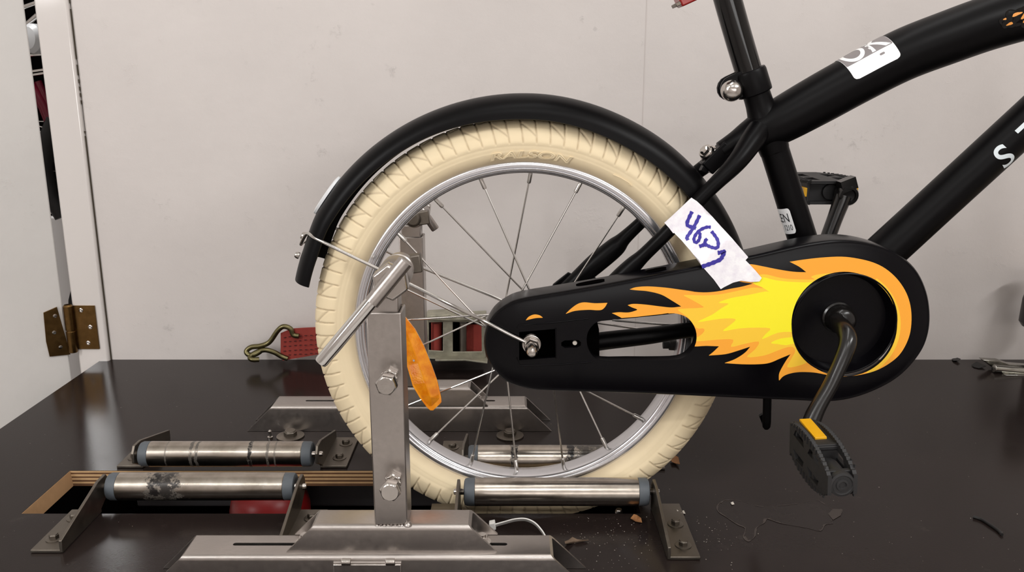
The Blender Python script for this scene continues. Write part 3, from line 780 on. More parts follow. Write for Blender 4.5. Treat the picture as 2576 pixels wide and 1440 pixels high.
# mudguard bolt and bracket behind the seat tube
part(MB().obox(A(1803, 396, YM), (.010, 0, .0105), (0, .009, 0), (-.0052, 0, .005)).obox(A(1778, 414, YM), (.0035, 0, .0075), (0, .006, 0), (-.003, 0, .0014)), 'mudguard_bracket', 'black', bike, bevel=.0012)
part(MB().lathe(A(1784, 388, YM), (-.62, -.45, .45), [(.0085, -.002), (.0088, .001), (.0082, .0015), (.0072, .0022), (.0070, .0062), (.0058, .0074)], 24).lathe(A(1779, 384, YM - .004), (-.62, -.45, .45), [(.0044, 0), (.0044, .006), (.003, .007)], sides=6), 'mudguard_bolt', 'zinc', bike)

# the parts of the bicycle beyond the frame, plainly: saddle, head tube, fork and front wheel
sp0 = A(1755, -262, YM); mb = MB(); vs = []; NSd = 13
for i in range(NSd):
    q = i/(NSd - 1); x = -.105 + .215*q; w = .062*(1 - q)**.55*(.55 + .45*min(1, q*6)) + .016
    for k in range(16):
        a = 2*math.pi*k/16; zz = math.sin(a)*(.016 if math.sin(a) > 0 else .022); vs.append(sp0 + Vector((x, math.cos(a)*w, .018 + zz + .010*(2*q - 1)**2)))
mb.add(vs, [(i*16 + k, i*16 + (k+1) % 16, (i+1)*16 + (k+1) % 16, (i+1)*16 + k) for i in range(NSd - 1) for k in range(16)] + [tuple(range(16))[::-1], tuple((NSd - 1)*16 + k for k in range(16))])
part(mb, 'saddle', 'rubber', bike, ang=60)
hA, hB = Vector((.578, YM, .548)), Vector((.642, YM, .430))
part(MB().tube([hA, hB], .021, 28), 'head_tube', 'black', bike)
part(MB().tube([tt_c[-1] - (tt_c[-1] - tt_c[-6]).normalized()*.01, hA.lerp(hB, .22)], [tt_r[-1]*.99, tt_r[-1]*.9], 28), 'top_tube_end', 'black', bike)
part(MB().tube([dt_c[-1] - (dt_c[-1] - dt_c[-8]).normalized()*.01, hA.lerp(hB, .52)], [dt_r[-1]*.99, .019], 28), 'down_tube_end', 'black', bike)
FW = Vector((.775, YM, .2056))
part(MB().tube([hB + Vector((0, -.045, -.012)), hB + Vector((0, .045, -.012))], .013, 16), 'fork_crown', 'black', bike)
for sy in (-1, 1): part(MB().tube(crom([tuple(hB + Vector((0, sy*.040, -.012))), tuple(FW.lerp(hB, .45) + Vector((0, sy*.042, 0))), tuple(FW + Vector((0, sy*.044, 0)))], 5), .0115, 16), 'fork_blade', 'black', bike)
off = FW - WC
for src, nm in ((tyre, 'front_tyre'), (rim, 'front_rim')):
    o = src.copy(); COL.objects.link(o); o.name = nm; o.location = src.location + off
    if nm == 'front_rim': fr_ = o
for s_ in [q for q in rim.children]:
    o = s_.copy(); COL.objects.link(o); o.parent = fr_
hb = [q for q in bike.children if q.name.startswith('hub')][0]; o = hb.copy(); COL.objects.link(o); o.location = hb.location + off; o.name = 'front_hub'
# ------------------------------------------------------------------ chain case
YC = .7415
c1 = lambda x, y: (1180 + x/3, 560 + y/3)
c2 = lambda x, y: (1700 + x/2.88, 560 + y/2.88)
ol = [(1217, 862), (1223, 825), (1242, 792), (1274, 767), (1313, 752), (1413, 735), (1513, 718), (1613, 699), (1747, 673), (1880, 647), (1978, 625), (2047, 611), (2117, 604), (2186, 611), (2252, 634), (2305, 676), (2334, 734), (2343, 796), (2336, 850), (2315, 895), (2273, 943), (2221, 977), (2151, 1004), (2082, 1014), (2012, 1011), (1908, 1007), (1780, 1001), (1580, 993), (1380, 987), (1330, 982), (1280, 967), (1247, 940), (1224, 902)]
OUT = [(p.x, p.y) for p in crom(ol, 5, True)]
def shrink(L, d):
    n = len(L); r = []
    for i in range(n):
        a, b = Vector(L[i-1]), Vector(L[(i+1) % n]); t_ = (b - a).normalized(); nn = Vector((-t_.y, t_.x))
        r.append((L[i][0] + nn.x*d, L[i][1] + nn.y*d))
    return r
if not inside(shrink(OUT, 8)[0], OUT): SG = -1
else: SG = 1
INN = shrink(OUT, 15*SG)
WIN = [(p.x, p.y) for p in crom([(1513, 808), (1590, 799), (1673, 790), (1704, 790), (1732, 802), (1750, 830), (1751, 862), (1736, 888), (1708, 904), (1647, 907), (1580, 907), (1516, 907), (1492, 897), (1478, 872), (1477, 843), (1490, 820)], 3, True)]
CR = [(2124 + 132*math.cos(k*math.pi/36), 816 + 131*math.sin(k*math.pi/36)) for k in range(72)]
AX = [(1306, 836), (1397, 828), (1398, 900), (1306, 907)]
SL = [(1412, 862), (1420, 857), (1455, 856), (1462, 862), (1461, 870), (1452, 875), (1420, 876), (1412, 871)]
mb = MB(); n = len(OUT)
rings = [(OUT, .771), (OUT, .746), (shrink(OUT, 2*SG), .7432), (shrink(OUT, 5*SG), .7420), (shrink(OUT, 12*SG), .7420), (INN, YC)]
base = 0
for L, y in rings: mb.v += [Vector((p.x, y, p.z)) for p in (A(u, v, YC) for u, v in L)]
for k in range(len(rings) - 1): mb.f += [(k*n + i, k*n + (i+1) % n, (k+1)*n + (i+1) % n, (k+1)*n + i) for i in range(n)]
# inner skin of the side wall, so that the shell has a thickness
o_ = len(mb.v); S2 = shrink(OUT, 6*SG)
S3 = [A(u, v, YC) for u, v in S2]; mb.v += [Vector((p.x, .771, p.z)) for p in S3] + [Vector((p.x, .745, p.z)) for p in S3]
mb.f += [(i, (i+1) % n, o_ + (i+1) % n, o_ + i) for i in range(n)] + [(o_ + i, o_ + (i+1) % n, o_ + n + (i+1) % n, o_ + n + i) for i in range(n)]
holes = [WIN, CR, AX, SL]
v2, f2, _ = cdt([INN] + holes, lambda c: 0 if inside(c, INN) and not any(inside(c, h) for h in holes) else None)
mb.m = [0]*len(mb.f); mb.add([A(p.x, p.y, YC) for p in v2], f2)
v2b = [A(p.x, p.y, YC + .0025) for p in v2]; mb.add(v2b, [f[::-1] for f in f2])
for h, dep in ((WIN, .012), (AX, .004), (SL, .004), (CR, .003)):
    m_ = len(h); hw = [A(u, v, YC) for u, v in h]
    mb.add(hw + [p + Vector((0, dep, 0)) for p in hw], [(i, (i+1) % m_, m_ + (i+1) % m_, m_ + i) for i in range(m_)])
me = bpy.data.meshes.new('chain_case'); me.from_pydata(mb.v, [], mb.f)
bm = bmesh.new(); bm.from_mesh(me); bmesh.ops.remove_doubles(bm, verts=bm.verts, dist=.00002); bmesh.ops.recalc_face_normals(bm, faces=bm.faces); bm.to_mesh(me); bm.free()
case = link('chain_case', me, M['case'], bike, 32, label='black plastic chain case with flame print')
part(MB().prism([A(u, v, .766) for u, v in ((1290, 812), (1440, 800), (1440, 915), (1290, 925))], (0, .003, 0)).prism([A(u, v, .760) for u, v in ((1462, 800), (1500, 800), (1507, 830), (1508, 895), (1500, 915), (1462, 915))], (0, .008, 0)), 'dark_backing', 'dark', case)  # black backing sheets behind the axle recess and the window end
rb = MB()
for pts in ([(1300, 826), (1305, 818), (1395, 812), (1480, 802)], [(1300, 900), (1308, 920), (1400, 918), (1488, 911)], [(1398, 826), (1399, 902)]):
    rb.tube([A(u, v, YC - .0001) for u, v in pts], .0006, 8)
part(rb, 'rib', 'case', case)
def top_edge(u):                                # upper edge of the case at photo column u
    best = min((i for i in range(n) if OUT[i][1] < 760), key=lambda i: abs(OUT[i][0] - u)); return A(u, OUT[best][1], YC)
for u0, u1 in ((1452, 1526), (1632, 1684)):
    p0, p1 = top_edge(u0), top_edge(u1); d0 = (p1 - p0).normalized(); nn = Vector((-d0.z, 0, d0.x)); rl = []
    for k in range(24):
        an = 2*math.pi*k/24; rl.append(p0.lerp(p1, .5 + .5*math.copysign(abs(math.cos(an))**.6, math.cos(an))) + Vector((0, .0155 + .0052*math.copysign(abs(math.sin(an))**.8, math.sin(an)), 0)) + nn*.0003)
    part(MB().prism(rl, nn*.0002), 'vent_shade', 'dark', case, label='black patch for the shade in a vent slot')  # flat black ovals paint the shade inside the slots
part(MB().lathe(A(1446, 863, .745), (0, -1, 0), [(.0022, 0), (.002, .001), (.001, .0014)], 12), 'pin', 'chip', case)

# flame print: three flat inks on the face
def sm(L, k=4): return [(p.x, p.y) for p in crom(L, k)]
orange = []
def seg(f, L): return sm([f(*q) for q in L])
orange += seg(c2, [(825, 285), (920, 270), (1050, 255), (1200, 248), (1320, 262), (1430, 290), (1520, 335), (1600, 405), (1660, 490), (1695, 580), (1708, 680), (1700, 790), (1670, 880), (1620, 960), (1550, 1020), (1460, 1070), (1360, 1100), (1260, 1115), (1180, 1118), (1090, 1104), (1000, 1088), (900, 1085), (830, 1095), (780, 1115), (750, 1146)])
orange += seg(c2, [(747, 1143), (748, 1100), (765, 1060), (800, 1000), (832, 955)])
orange += seg(c2, [(831, 956), (760, 985), (680, 1018), (600, 1028), (480, 1028), (355, 1020)])
orange += seg(c2, [(356, 1018), (430, 990), (500, 945), (540, 900)])
orange += seg(c2, [(538, 901), (450, 930), (360, 955), (240, 965)])
orange += seg(c2, [(241, 963), (275, 935), (313, 898)]) + seg(c2, [(311, 898), (220, 895), (100, 892), (60, 800), (20, 680)])
orange += seg(c1, [(1500, 685), (1400, 700), (1300, 710), (1150, 722)]) + seg(c1, [(1149, 720), (1110, 700), (1078, 685)])
orange += seg(c1, [(1079, 684), (1130, 678), (1200, 680), (1250, 668), (1268, 657), (1230, 642), (1197, 625)])
orange += seg(c1, [(1198, 624), (1240, 615), (1330, 620), (1450, 635), (1530, 642), (1600, 635)])
orange += seg(c1, [(1599, 633), (1530, 590), (1450, 545), (1350, 520), (1260, 512), (1213, 506)])
orange += seg(c1, [(1214, 504), (1260, 489), (1350, 483), (1480, 492), (1600, 508), (1700, 522)]) 
orange += seg(c2, [(80, 498), (200, 507), (300, 500), (400, 480), (480, 465), (555, 444)])
orange += seg(c2, [(553, 442), (470, 430), (410, 400), (420, 350), (480, 310), (545, 303), (640, 320), (740, 340), (850, 357), (945, 361)]) + seg(c2, [(943, 359), (900, 325), (860, 303), (828, 287)])
ambr = [c2(*q) for q in [(60, 526), (200, 529), (320, 521), (440, 497), (560, 472), (632, 476), (600, 440), (560, 400), (600, 380), (660, 378), (760, 402), (860, 412), (1003, 413), (980, 396), (1020, 379), (1120, 368), (1230, 365), (1340, 385), (1440, 432), (1530, 512), (1590, 602), (1618, 702), (1600, 802), (1556, 892), (1480, 978), (1400, 1030), (1300, 1066), (1236, 1078), (1236, 735), (950, 900), (960, 1000), (900, 1036), (808, 1050), (836, 990), (866, 930), (832, 900), (740, 928), (640, 965), (515, 976), (575, 920), (602, 864), (500, 880), (400, 902), (416, 850), (300, 850), (150, 862), (100, 840), (160, 830), (206, 790), (198, 768), (150, 765), (90, 690), (20, 640), (40, 626), (192, 618), (188, 603), (150, 580), (100, 552)]]
yel = [c2(*q) for q in [(310, 582), (400, 548), (520, 527), (650, 500), (682, 508), (625, 470), (560, 440), (590, 405), (640, 398), (720, 418), (860, 432), (1046, 430), (1110, 396), (1170, 440), (1236, 735), (860, 878), (740, 882), (690, 872), (760, 842), (850, 828), (850, 796), (740, 800), (628, 846), (650, 810), (684, 768), (560, 763), (450, 770), (342, 787), (398, 740), (432, 700), (320, 699), (160, 722), (260, 670), (330, 622), (382, 588)]]
ring = [(2124 + 142*math.cos(a), 816 + 141*math.sin(a)) for a in [math.radians(-55 + 6*i) for i in range(21)]] + [(2124 + 100*math.cos(a), 816 + 100*math.sin(a)) for a in [math.radians(65 - 12*i) for i in range(11)]]
drops = [sm([c1(*q) for q in [(730, 688), (770, 650), (820, 615), (870, 603), (950, 610), (1044, 607)]]) + sm([c1(*q) for q in [(1043, 610), (1025, 640), (1000, 660), (960, 663), (900, 660), (800, 668), (732, 690)]]),
         sm([c1(*q) for q in [(428, 738), (450, 712), (490, 695), (530, 700), (556, 717)]]) + sm([c1(*q) for q in [(555, 720), (500, 723), (430, 739)]])]
ambr = [(p.x, p.y) for p in crom(ambr, 3, True)]; yel = [(p.x, p.y) for p in crom(yel, 3, True)]
CR2 = [(2124 + 133*math.cos(k*math.pi/36), 816 + 132*math.sin(k*math.pi/36)) for k in range(72)]
W2 = WIN
def cls(c):
    if inside(c, CR2) or inside(c, W2): return None
    if any(inside(c, d) for d in drops): return 0
    if not inside(c, orange): return None
    if inside(c, ring): return 1
    if inside(c, yel): return 2
    if inside(c, ambr): return 1
    return 0
v2, f2, m2 = cdt([orange, ambr, yel, ring, CR2, W2] + drops, cls)
fm = MB(); fm.v = [A(p.x, p.y, YC - .00035) for p in v2]; fm.f = f2; fm.m = m2
fm.build('flame_print', [M['orange'], M['ambr'], M['yellow']], case, label='orange and yellow flame print')
tag(bpy.data.objects['flame_print'])

# axle end: washer, stay eye and domed nut
ao = A(1337, 866, .7425); mb = MB(); d = Vector((0, -1, 0))
mb.lathe(ao, d, [(.0085, -.004), (.0085, .0012), (.0072, .0016)], 28); mb.lathe(ao + d*.0018, d, [(.0078, 0), (.0082, .001), (.0080, .0022)], 28)
mb.lathe(ao + d*.0042, d, [(.0068, 0), (.0072, .0012), (.0072, .0075), (.0062, .0088)], sides=6, rot=.3)
mb.lathe(ao + d*.0120, d, [(.0054, 0), (.0054, .009), (.0048, .0125), (.003, .0146), (.0006, .0152)], 24)
part(mb, 'axle_nut', 'zinc', bike)

# crank cover, one-piece crank
hc = A(2124, 816, YC); rad = px(132, hc)
d = Vector((0, -1, 0))
part(MB().lathe(hc, d, [(rad*.3, -.016), (rad*.86, -.0155), (rad*.93, -.012), (rad*.965, -.002), (rad*.972, .0004), (rad*.985, .001), (rad*1.002, .0006), (rad*1.004, -.002)], 72, caps=False).lathe(hc + Vector((0, .0135, 0)), d, [(rad*.92, -.003), (rad*.9, 0), (rad*.34, .0006), (.0005, .0006)], 72), 'crank_cover', 'case', bike)
sb_ = A(2105, 797, .7565)
part(MB().lathe(sb_, d, [(.0150, 0), (.0146, .004), (.0132, .0052), (.0128, .012), (.0116, .0165), (.0085, .0195), (.003, .0205)], 32), 'crank_bearing', 'crank', bike)
arm = [(2104, 800, .748, 38), (2110, 812, .730, 40), (2126, 832, .716, 44), (2133, 858, .706, 44), (2122, 896, .700, 40), (2093, 962, .694, 38), (2060, 1020, .689, 40), (2040, 1062, .686, 46), (2032, 1086, .684, 46)]
mb, _, _ = ptube(arm, 'crank', n=6, seg=20); ca = part(mb, 'crank_arm', 'crank', bike)
wp = MB(); wv = []
arm2 = [(2060, 700, .872, 36), (2062, 665, .880, 36), (2078, 612, .888, 38), (2098, 556, .893, 38), (2116, 508, .897, 42), (2121, 494, .898, 44)]
mb, _, _ = ptube(arm2, 'crank', n=5, seg=20)
mb.lathe(A(2122, 488, .906), d, [(.0105, 0), (.0108, .002), (.0108, .014), (.0095, .0165), (.0070, .0165), (.0062, .0145), (.0005, .014)], 24)
mb.obox(A(2131, 464, .897), (.0075, 0, .003), (0, .007, 0), (-.002, 0, .0058))
fa = part(mb, 'crank_arm', 'crank', bike)

def pedal(o, a, w, t, L, hw, ht, name_label, cap):
    o, a, w, t = Vector(o), Vector(a), Vector(w), Vector(t)
    P = lambda x, y, z: o + a*x + w*y + t*z
    body = MB()
    # middle barrel, end discs, cross bars
    body.lathe(P(.004, 0, 0), a, [(.0085, 0), (.0088, .003), (.0075, .006), (.0070, L*.6), (.0082, L*.64), (.0086, L - .006), (.0080, L - .003)], 24)
    for x, hh in ((.010, .7), (L*.60, .85), (L*.92, .42)):
        body.obox(P(x, 0, 0), a*.0022, w*hw*hh, t*(ht - .0014))
    for sy in (-1, 1): body.obox(P(L*.34, sy*hw*.72, 0), a*L*.3, w*.0016, t*(ht - .0014))
    B = part(body, 'pedal', 'rubber', bike, bevel=.0006, label=name_label)
    def outline(k):
        top = []; N = 44
        for i in range(N + 1):
            x = L*(-.01 + 1.03*i/N); q = i/N
            h_ = hw*(1 - .42*abs(2*q - .9)**2.4) if q < .5 else hw*(1 - .62*((q - .45)/.55)**2.2)
            top.append((x, h_ - (.0012 if i % 2 else 0)))
        return top + [(x, -y) for x, y in top[::-1]]
    for sg in (-1, 1):
        OL = outline(sg)
        hol = []
        for s_ in (-1, 1):
            for xa, xb, f0, f1 in ((.10, .40, .30, .66), (.50, .80, .28, .6)):
                hol.append([(L*xa, s_*hw*f0), (L*xb, s_*hw*f0), (L*(xb - .03), s_*hw*f1*(.9)), (L*(xa + .06), s_*hw*f1)])
        plate([OL] + hol, lambda p: P(p[0], p[1], sg*(ht - .0030)), t*sg*.0030, 'tread_plate', M['rubber'], B, 30)
        rb = MB()
        for i in range(13):
            x = L*(.04 + .075*i); hh = hw*(1 - .5*abs(2*(.04 + .075*i) - .9)**2.4)*.96
            for s_ in (-1, 1): rb.obox(P(x, s_*(hw*.66 + (hh - hw*.66)/2 + .0002), sg*(ht + .0003)), a*.0011, w*max(.001, (hh - hw*.68)/2), t*.0006)
        part(rb, 'tread_rib', 'rubber', B)['kind'] = 'stuff'
    for sy in (-1, 1):
        r_ = MB(); r_.obox(P(L*.26, sy*hw*.80, 0), a*L*.22, w*.0018, t*.0048)
        part(r_, 'reflector', 'yellow_refl', B, bevel=.0004, label='yellow reflector')
    if cap:
        e = MB(); e.lathe(P(L - .004, 0, 0), a, [(.0096, 0), (.0100, .003), (.0096, .0055), (.0078, .0060), (.0072, .0052), (.0050, .0052), (.0046, .0062), (.0030, .0064), (.0024, .0052), (.0004, .0052)], 32)
        part(e, 'end_cap', 'rubber', B)
    return B
pe = A(2120, 1222, .590)
pedal((pe.x, .680, pe.z), (0, -1, 0), Vector((-.06, 0, 1)).normalized(), Vector((1, 0, .06)).normalized(), .088, .0205, .0112, 'black plastic pedal hanging on edge', True)
po_ = A(2090, 484, .912)
pedal((po_.x, .908, po_.z), (0, 1, 0), (1, 0, 0), (0, 0, 1), .088, .034, .0125, 'black plastic pedal lying flat', True)

# ------------------------------------------------------------------ decals on the tubes
def on_tube(c, r, s, phi, lift):
    """point on a swept tube: s metres along it, phi from the side facing the camera, positive upwards"""
    acc = 0
    for i in range(len(c) - 1):
        L = (c[i+1] - c[i]).length
        if acc + L >= s or i == len(c) - 2:
            t_ = (s - acc)/L; p = c[i].lerp(c[i+1], t_); rr = r[i] + (r[i+1] - r[i])*t_
            d0 = (c[i+1] - c[i-1]).normalized() if i else (c[1] - c[0]).normalized()
            d1 = (c[min(i+2, len(c)-1)] - c[i]).normalized()
            d = d0.lerp(d1, max(0, min(1, t_))).normalized(); break
        acc += L
    n = (Vector((0, 0, H)) - p); n = (n - d*n.dot(d)).normalized(); b = d.cross(n)
    if b.z < 0: b = -b
    return p + (n*math.cos(phi) + b*math.sin(phi))*(rr + lift)
def s_at(c, u, v):
    t_ = A(u, v, YM); best = None; acc = 0
    for i in range(len(c) - 1):
        q, k = intersect_point_line(t_, c[i], c[i+1]); k = max(0, min(1, k)); q = c[i].lerp(c[i+1], k)
        dd = (q - t_).length
        if best is None or dd < best[0]: best = (dd, acc + k*(c[i+1] - c[i]).length)
        acc += (c[i+1] - c[i]).length
    return best[1]
def patch(c, r, s0, s1, p0, p1, lift, name, m, parent, ns=14, np_=48, rc=.004, skew=0, **k):
    mb = MB(); R_ = r[len(r)//2]
    vs = []
    for j in range(np_ + 1):
        f = j/np_; ph = p0 + (p1 - p0)*f
        e = min(f, 1 - f)*abs(p1 - p0)*R_; ins = rc - math.sqrt(max(0, rc*rc - (rc - min(e, rc))**2)) if e < rc else 0
        for i in range(ns + 1): vs.append(on_tube(c, r, s0 + ins + (s1 - s0 - 2*ins)*i/ns + skew*(f - .5), ph, lift))
    mb.add(vs, [(j*(ns+1) + i, j*(ns+1) + i + 1, (j+1)*(ns+1) + i + 1, (j+1)*(ns+1) + i) for j in range(np_) for i in range(ns)])
    return part(mb, name, m, parent, **k)
top_tube = [o for o in bike.children if o.name.startswith('top_tube')][0]
seat_tube = [o for o in bike.children if o.name.startswith('seat_tube')][0]
down_tube = [o for o in bike.children if o.name.startswith('down_tube')][0]
sA, sB = s_at(tt_c, 2131, 211), s_at(tt_c, 2243, 152)
pm = math.radians(34)
st = patch(tt_c, tt_r, sA, sB, math.radians(-3), math.radians(104), .0002, 'sticker', 'sticker', top_tube, skew=.0, label='white and grey sticker lettered OK')
patch(tt_c, tt_r, sA + .0003, sB - .0003, pm, math.radians(103), .00035, 'sticker_band', 'sticker_grey', st, rc=.001)
wOK = sB - sA
def fOK(x, y, z): return on_tube(tt_c, tt_r, sA + wOK*.03 + x*wOK*.62, pm + math.radians(3) + y*math.radians(64)/.7, .0005)
warp_text('OK', fOK, 'sticker_letters', M['sticker'], st, bold=.012)
def fsm(x, y, z): return on_tube(tt_c, tt_r, sA + wOK*.68 + x*.004, math.radians(21) + y*math.radians(8), .00045)
patch(tt_c, tt_r, sA + wOK*.66, sA + wOK*.76, math.radians(20), math.radians(25), .0004, 'sticker_mark', 'sticker_grey', st, 4, 4, .0006)
# small orange marks on glossy black near the head of the top tube
mk = MB(); cloud = MB()
def blob(mb, u, v, ru, rv, ang, lift, k=14):
    c0 = s_at(tt_c, u, v); cen = None
    # find the angle round the tube whose projection falls on (u, v)
    best = min(((on_tube(tt_c, tt_r, c0 + ds, math.radians(a), 0), ds, a) for a in range(-80, 86, 3) for ds in (-.01, -.005, 0, .005, .01)), key=lambda q: (lambda p: ((1288 + F*p.x/zc(p)) - u)**2 + ((720 - F*(p.y*SP + (p.z - H)*CP)/zc(p)) - v)**2)(q[0]))
    ds0, a0 = best[1], math.radians(best[2]); R_ = .0255
    pts = []
    for i in range(k):
        t_ = 2*math.pi*i/k; e = 1 + .18*math.sin(3*t_ + u)
        x, y = ru*math.cos(t_)*e, rv*math.sin(t_)*e
        pts.append(on_tube(tt_c, tt_r, c0 + ds0 + x*math.cos(ang) - y*math.sin(ang), a0 + (x*math.sin(ang) + y*math.cos(ang))/R_, lift))
    mb.add(pts, [tuple(range(k))])
for u, v, a, b, g in ((2547, 37, .0045, .0014, .1), (2530, 62, .0030, .0012, .1), (2518, 51, .0015, .0008, 0), (2568, 40, .0045, .0022, .5), (2566, 53, .0018, .0010, .2), (2590, 30, .006, .0025, .4), (2586, 60, .003, .0012, .1)): blob(mk, u, v, a, b, g, .0005)
for u, v, a in ((2520, 56, .0055), (2540, 42, .0075), (2560, 45, .0085), (2530, 58, .006), (2585, 45, .010), (2575, 30, .008)): blob(cloud, u, v, a, a*.9, 0, .0002, 20)
part(cloud, 'decal_ground', 'gloss', top_tube); part(mk, 'decal', 'orange_small', top_tube, label='orange spotted decal')
# seat tube sticker
s0 = s_at(st_c, 1992, 512) ; s1 = s_at(st_c, 2012, 574)
se = patch(st_c, st_r, s0, s1, math.radians(-150), math.radians(-14), .0002, 'sticker', 'sticker', seat_tube, rc=.003, label='white sticker with black print')
# the tube runs downwards, so phi grows towards its right-hand side: find out which way, then letter it
def tx(s, h_, sc, right, s_base, name):
    me = text_mesh(s); x1 = max(v.co.x for v in me.vertices); bpy.data.meshes.remove(me)
    R_ = st_r[len(st_r)//2]
    def fn(x, y, z): return on_tube(st_c, st_r, s_base - y*h_/.7, right + sgn*(x - x1)*sc*h_/.7/R_, .0004)
    return warp_text(s, fn, name, M['ink'], se)
pr, pl = on_tube(st_c, st_r, (s0+s1)/2, .5, 0), on_tube(st_c, st_r, (s0+s1)/2, -.5, 0)
sgn = 1 if pr.x > pl.x else -1
if sgn < 0: se.data.transform(Matrix.Identity(4))
tx('LEN', .0088, .82, sgn*math.radians(-26), s0 + .0135, 'sticker_letters')
tx('1210', .0056, .72, sgn*math.radians(-22), s0 + .0218, 'sticker_letters')
# big letters along the down tube
sS = s_at(dt_c, 2508, 372)
for ch, ds in (('S', -.0135), ('T', .0150)):
    def fS(x, y, z): return on_tube(dt_c, dt_r, sS + ds + x*.032, math.radians(-66) + (y/.7)*math.radians(70), .0004)
    lt = warp_text(ch, fS, 'frame_letter', M['letter'], down_tube, bold=.012); lt['label'] = 'pale frame lettering'

# ------------------------------------------------------------------ paper tape with a number in blue marker
f5 = lambda x, y: (1640 + x/5.144, 480 + y/5.144)
tp = [f5(*q) for q in [(160, 415), (250, 335), (340, 250), (430, 165), (510, 90), (580, 135), (650, 200), (780, 335), (900, 470), (1030, 610), (1150, 750), (1245, 860), (1210, 900), (1260, 950), (1340, 1035), (1420, 1130), (1390, 1175), (1280, 1182), (1150, 1165), (1050, 1190), (930, 1250), (890, 1275), (800, 1150), (640, 970), (500, 780), (380, 640), (285, 545), (275, 552), (220, 480)]]
def tape_y(u, v):
    s_ = ((u - 1705)*160 + (v - 530)*185)/(160**2 + 185**2)
    k = max(0, min(1, (s_ - .2)/.38)); k = k*k*(3 - 2*k)
    e = ((u - 1705)*185 - (v - 530)*160)/math.hypot(160, 185)
    return .7628 - (.7628 - .7404)*k + .0009*math.sin(s_*9 + e*.05)*(k*(1 - k)*4) - .0004*(1 if s_ > .97 else 0)
v2, f2, _ = cdt([tp], lambda c: 0 if inside(c, tp) else None, grid=7)
bm = bmesh.new(); bv = [bm.verts.new(A(p.x, p.y, tape_y(p.x, p.y))) for p in v2]
for f in f2:
    try: bm.faces.new([bv[i] for i in f])
    except ValueError: pass
r_ = bmesh.ops.extrude_face_region(bm, geom=list(bm.faces)); bmesh.ops.translate(bm, vec=(0, -.0003, 0), verts=[g for g in r_['geom'] if isinstance(g, bmesh.types.BMVert)])
bmesh.ops.recalc_face_normals(bm, faces=bm.faces); me = bpy.data.meshes.new('paper_tape'); bm.to_mesh(me); bm.free()
tape = link('paper_tape', me, M['tape'], bike, 40, label='strip of white paper tape numbered in blue marker')
def stroke(mb, pts, w):
    p = crom([f5(*q) for q in pts], 6); n = len(p); vs = []
    for i in range(n):
        d_ = (p[min(i+1, n-1)] - p[max(i-1, 0)]).normalized(); nn = Vector((-d_.y, d_.x)); ww = w/5.144/2*(.8 + .35*math.sin(i*1.3)*.4 + .2)
        for s_ in (-1, 1):
            q = p[i] + nn*ww*s_; vs.append(A(q.x, q.y, tape_y(q.x, q.y) - .00055))
    mb.add(vs, [(2*i, 2*i + 1, 2*i + 3, 2*i + 2) for i in range(n - 1)])
mb = MB()
stroke(mb, [(520, 270), (490, 330), (455, 420), (475, 458), (540, 478), (570, 490)], 46)
stroke(mb, [(618, 318), (580, 400), (530, 490), (475, 570), (452, 605), (466, 640)], 44)
stroke(mb, [(762, 472), (710, 472), (640, 500), (580, 550), (545, 615), (552, 660), (580, 668), (612, 630), (622, 570), (610, 540)], 40)
stroke(mb, [(770, 525), (810, 575), (850, 640), (858, 710), (835, 742), (780, 735), (730, 715), (690, 690), (690, 650), (715, 622)], 42)
stroke(mb, [(700, 700), (660, 706), (612, 722)], 46)
stroke(mb, [(852, 806), (900, 798), (936, 792), (912, 850), (885, 890), (800, 930), (720, 960), (645, 985)], 52)
part(mb, 'marker_number', 'marker', tape, label='blue handwritten number')
# ------------------------------------------------------------------ ratchet strap along the foot of the wall
YS = 1.222
strap = thing('ratchet_strap', T(750, 908), 'red lashing strap with wire hook and greasy ratchet at the foot of the wall', 'strap')
def ptw(pts, r, n=6, seg=14): 
    w = [A(u, v, y) for u, v, y in pts]; return MB().tube(crom([(p.x, p.y, p.z) for p in w], n), r, seg)
hk = ptw([(752, 846, YS - .006), (738, 843, YS - .006), (731, 828, YS - .006), (714, 822, YS - .006), (699, 832, YS - .006), (678, 861, YS - .006), (655, 871, YS - .008), (632, 874, YS - .010), (620, 884, YS - .012), (626, 893, YS - .014), (642, 892, YS - .014), (656, 884, YS - .012)], .0038)
hk2 = ptw([(724, 903, YS - .006), (708, 897, YS - .006), (690, 887, YS - .008), (668, 881, YS - .010), (650, 885, YS - .012), (630, 897, YS - .016), (634, 905, YS - .020), (652, 905, YS - .018)], .0038)
hk.add(hk2.v, hk2.f)
part(hk, 'hook', 'hook', strap)
wb = MB(); edge = [(706, 839, 908), (733, 828, 904), (762, 826, 899), (802, 824, 892), (880, 820, 890), (980, 818, 890), (1085, 818, 888)]
front = []; back = []
for i, (u, v0, v1) in enumerate(edge):
    for k in range(5): front.append(A(u + (5 if k == 4 and i == 0 else 0), v0 + (v1 - v0)*k/4, YS - .003 - .0012*math.sin(i*1.7)))
nE = len(edge); wb.add(front + [p + Vector((0, .0024, 0)) for p in front], [(i*5 + k, i*5 + k + 1, (i+1)*5 + k + 1, (i+1)*5 + k) for i in range(nE-1) for k in range(4)] + [(nE*5 + i*5 + k, nE*5 + (i+1)*5 + k, nE*5 + (i+1)*5 + k + 1, nE*5 + i*5 + k + 1) for i in range(nE-1) for k in range(4)] + [(i*5 + k, (i+1)*5 + k, nE*5 + (i+1)*5 + k, nE*5 + i*5 + k) for k in (0, 4) for i in range(nE-1)] + [(k, k+1, nE*5 + k + 1, nE*5 + k) for k in range(4)])
web = part(wb, 'webbing', 'strap', strap)
sti = MB()
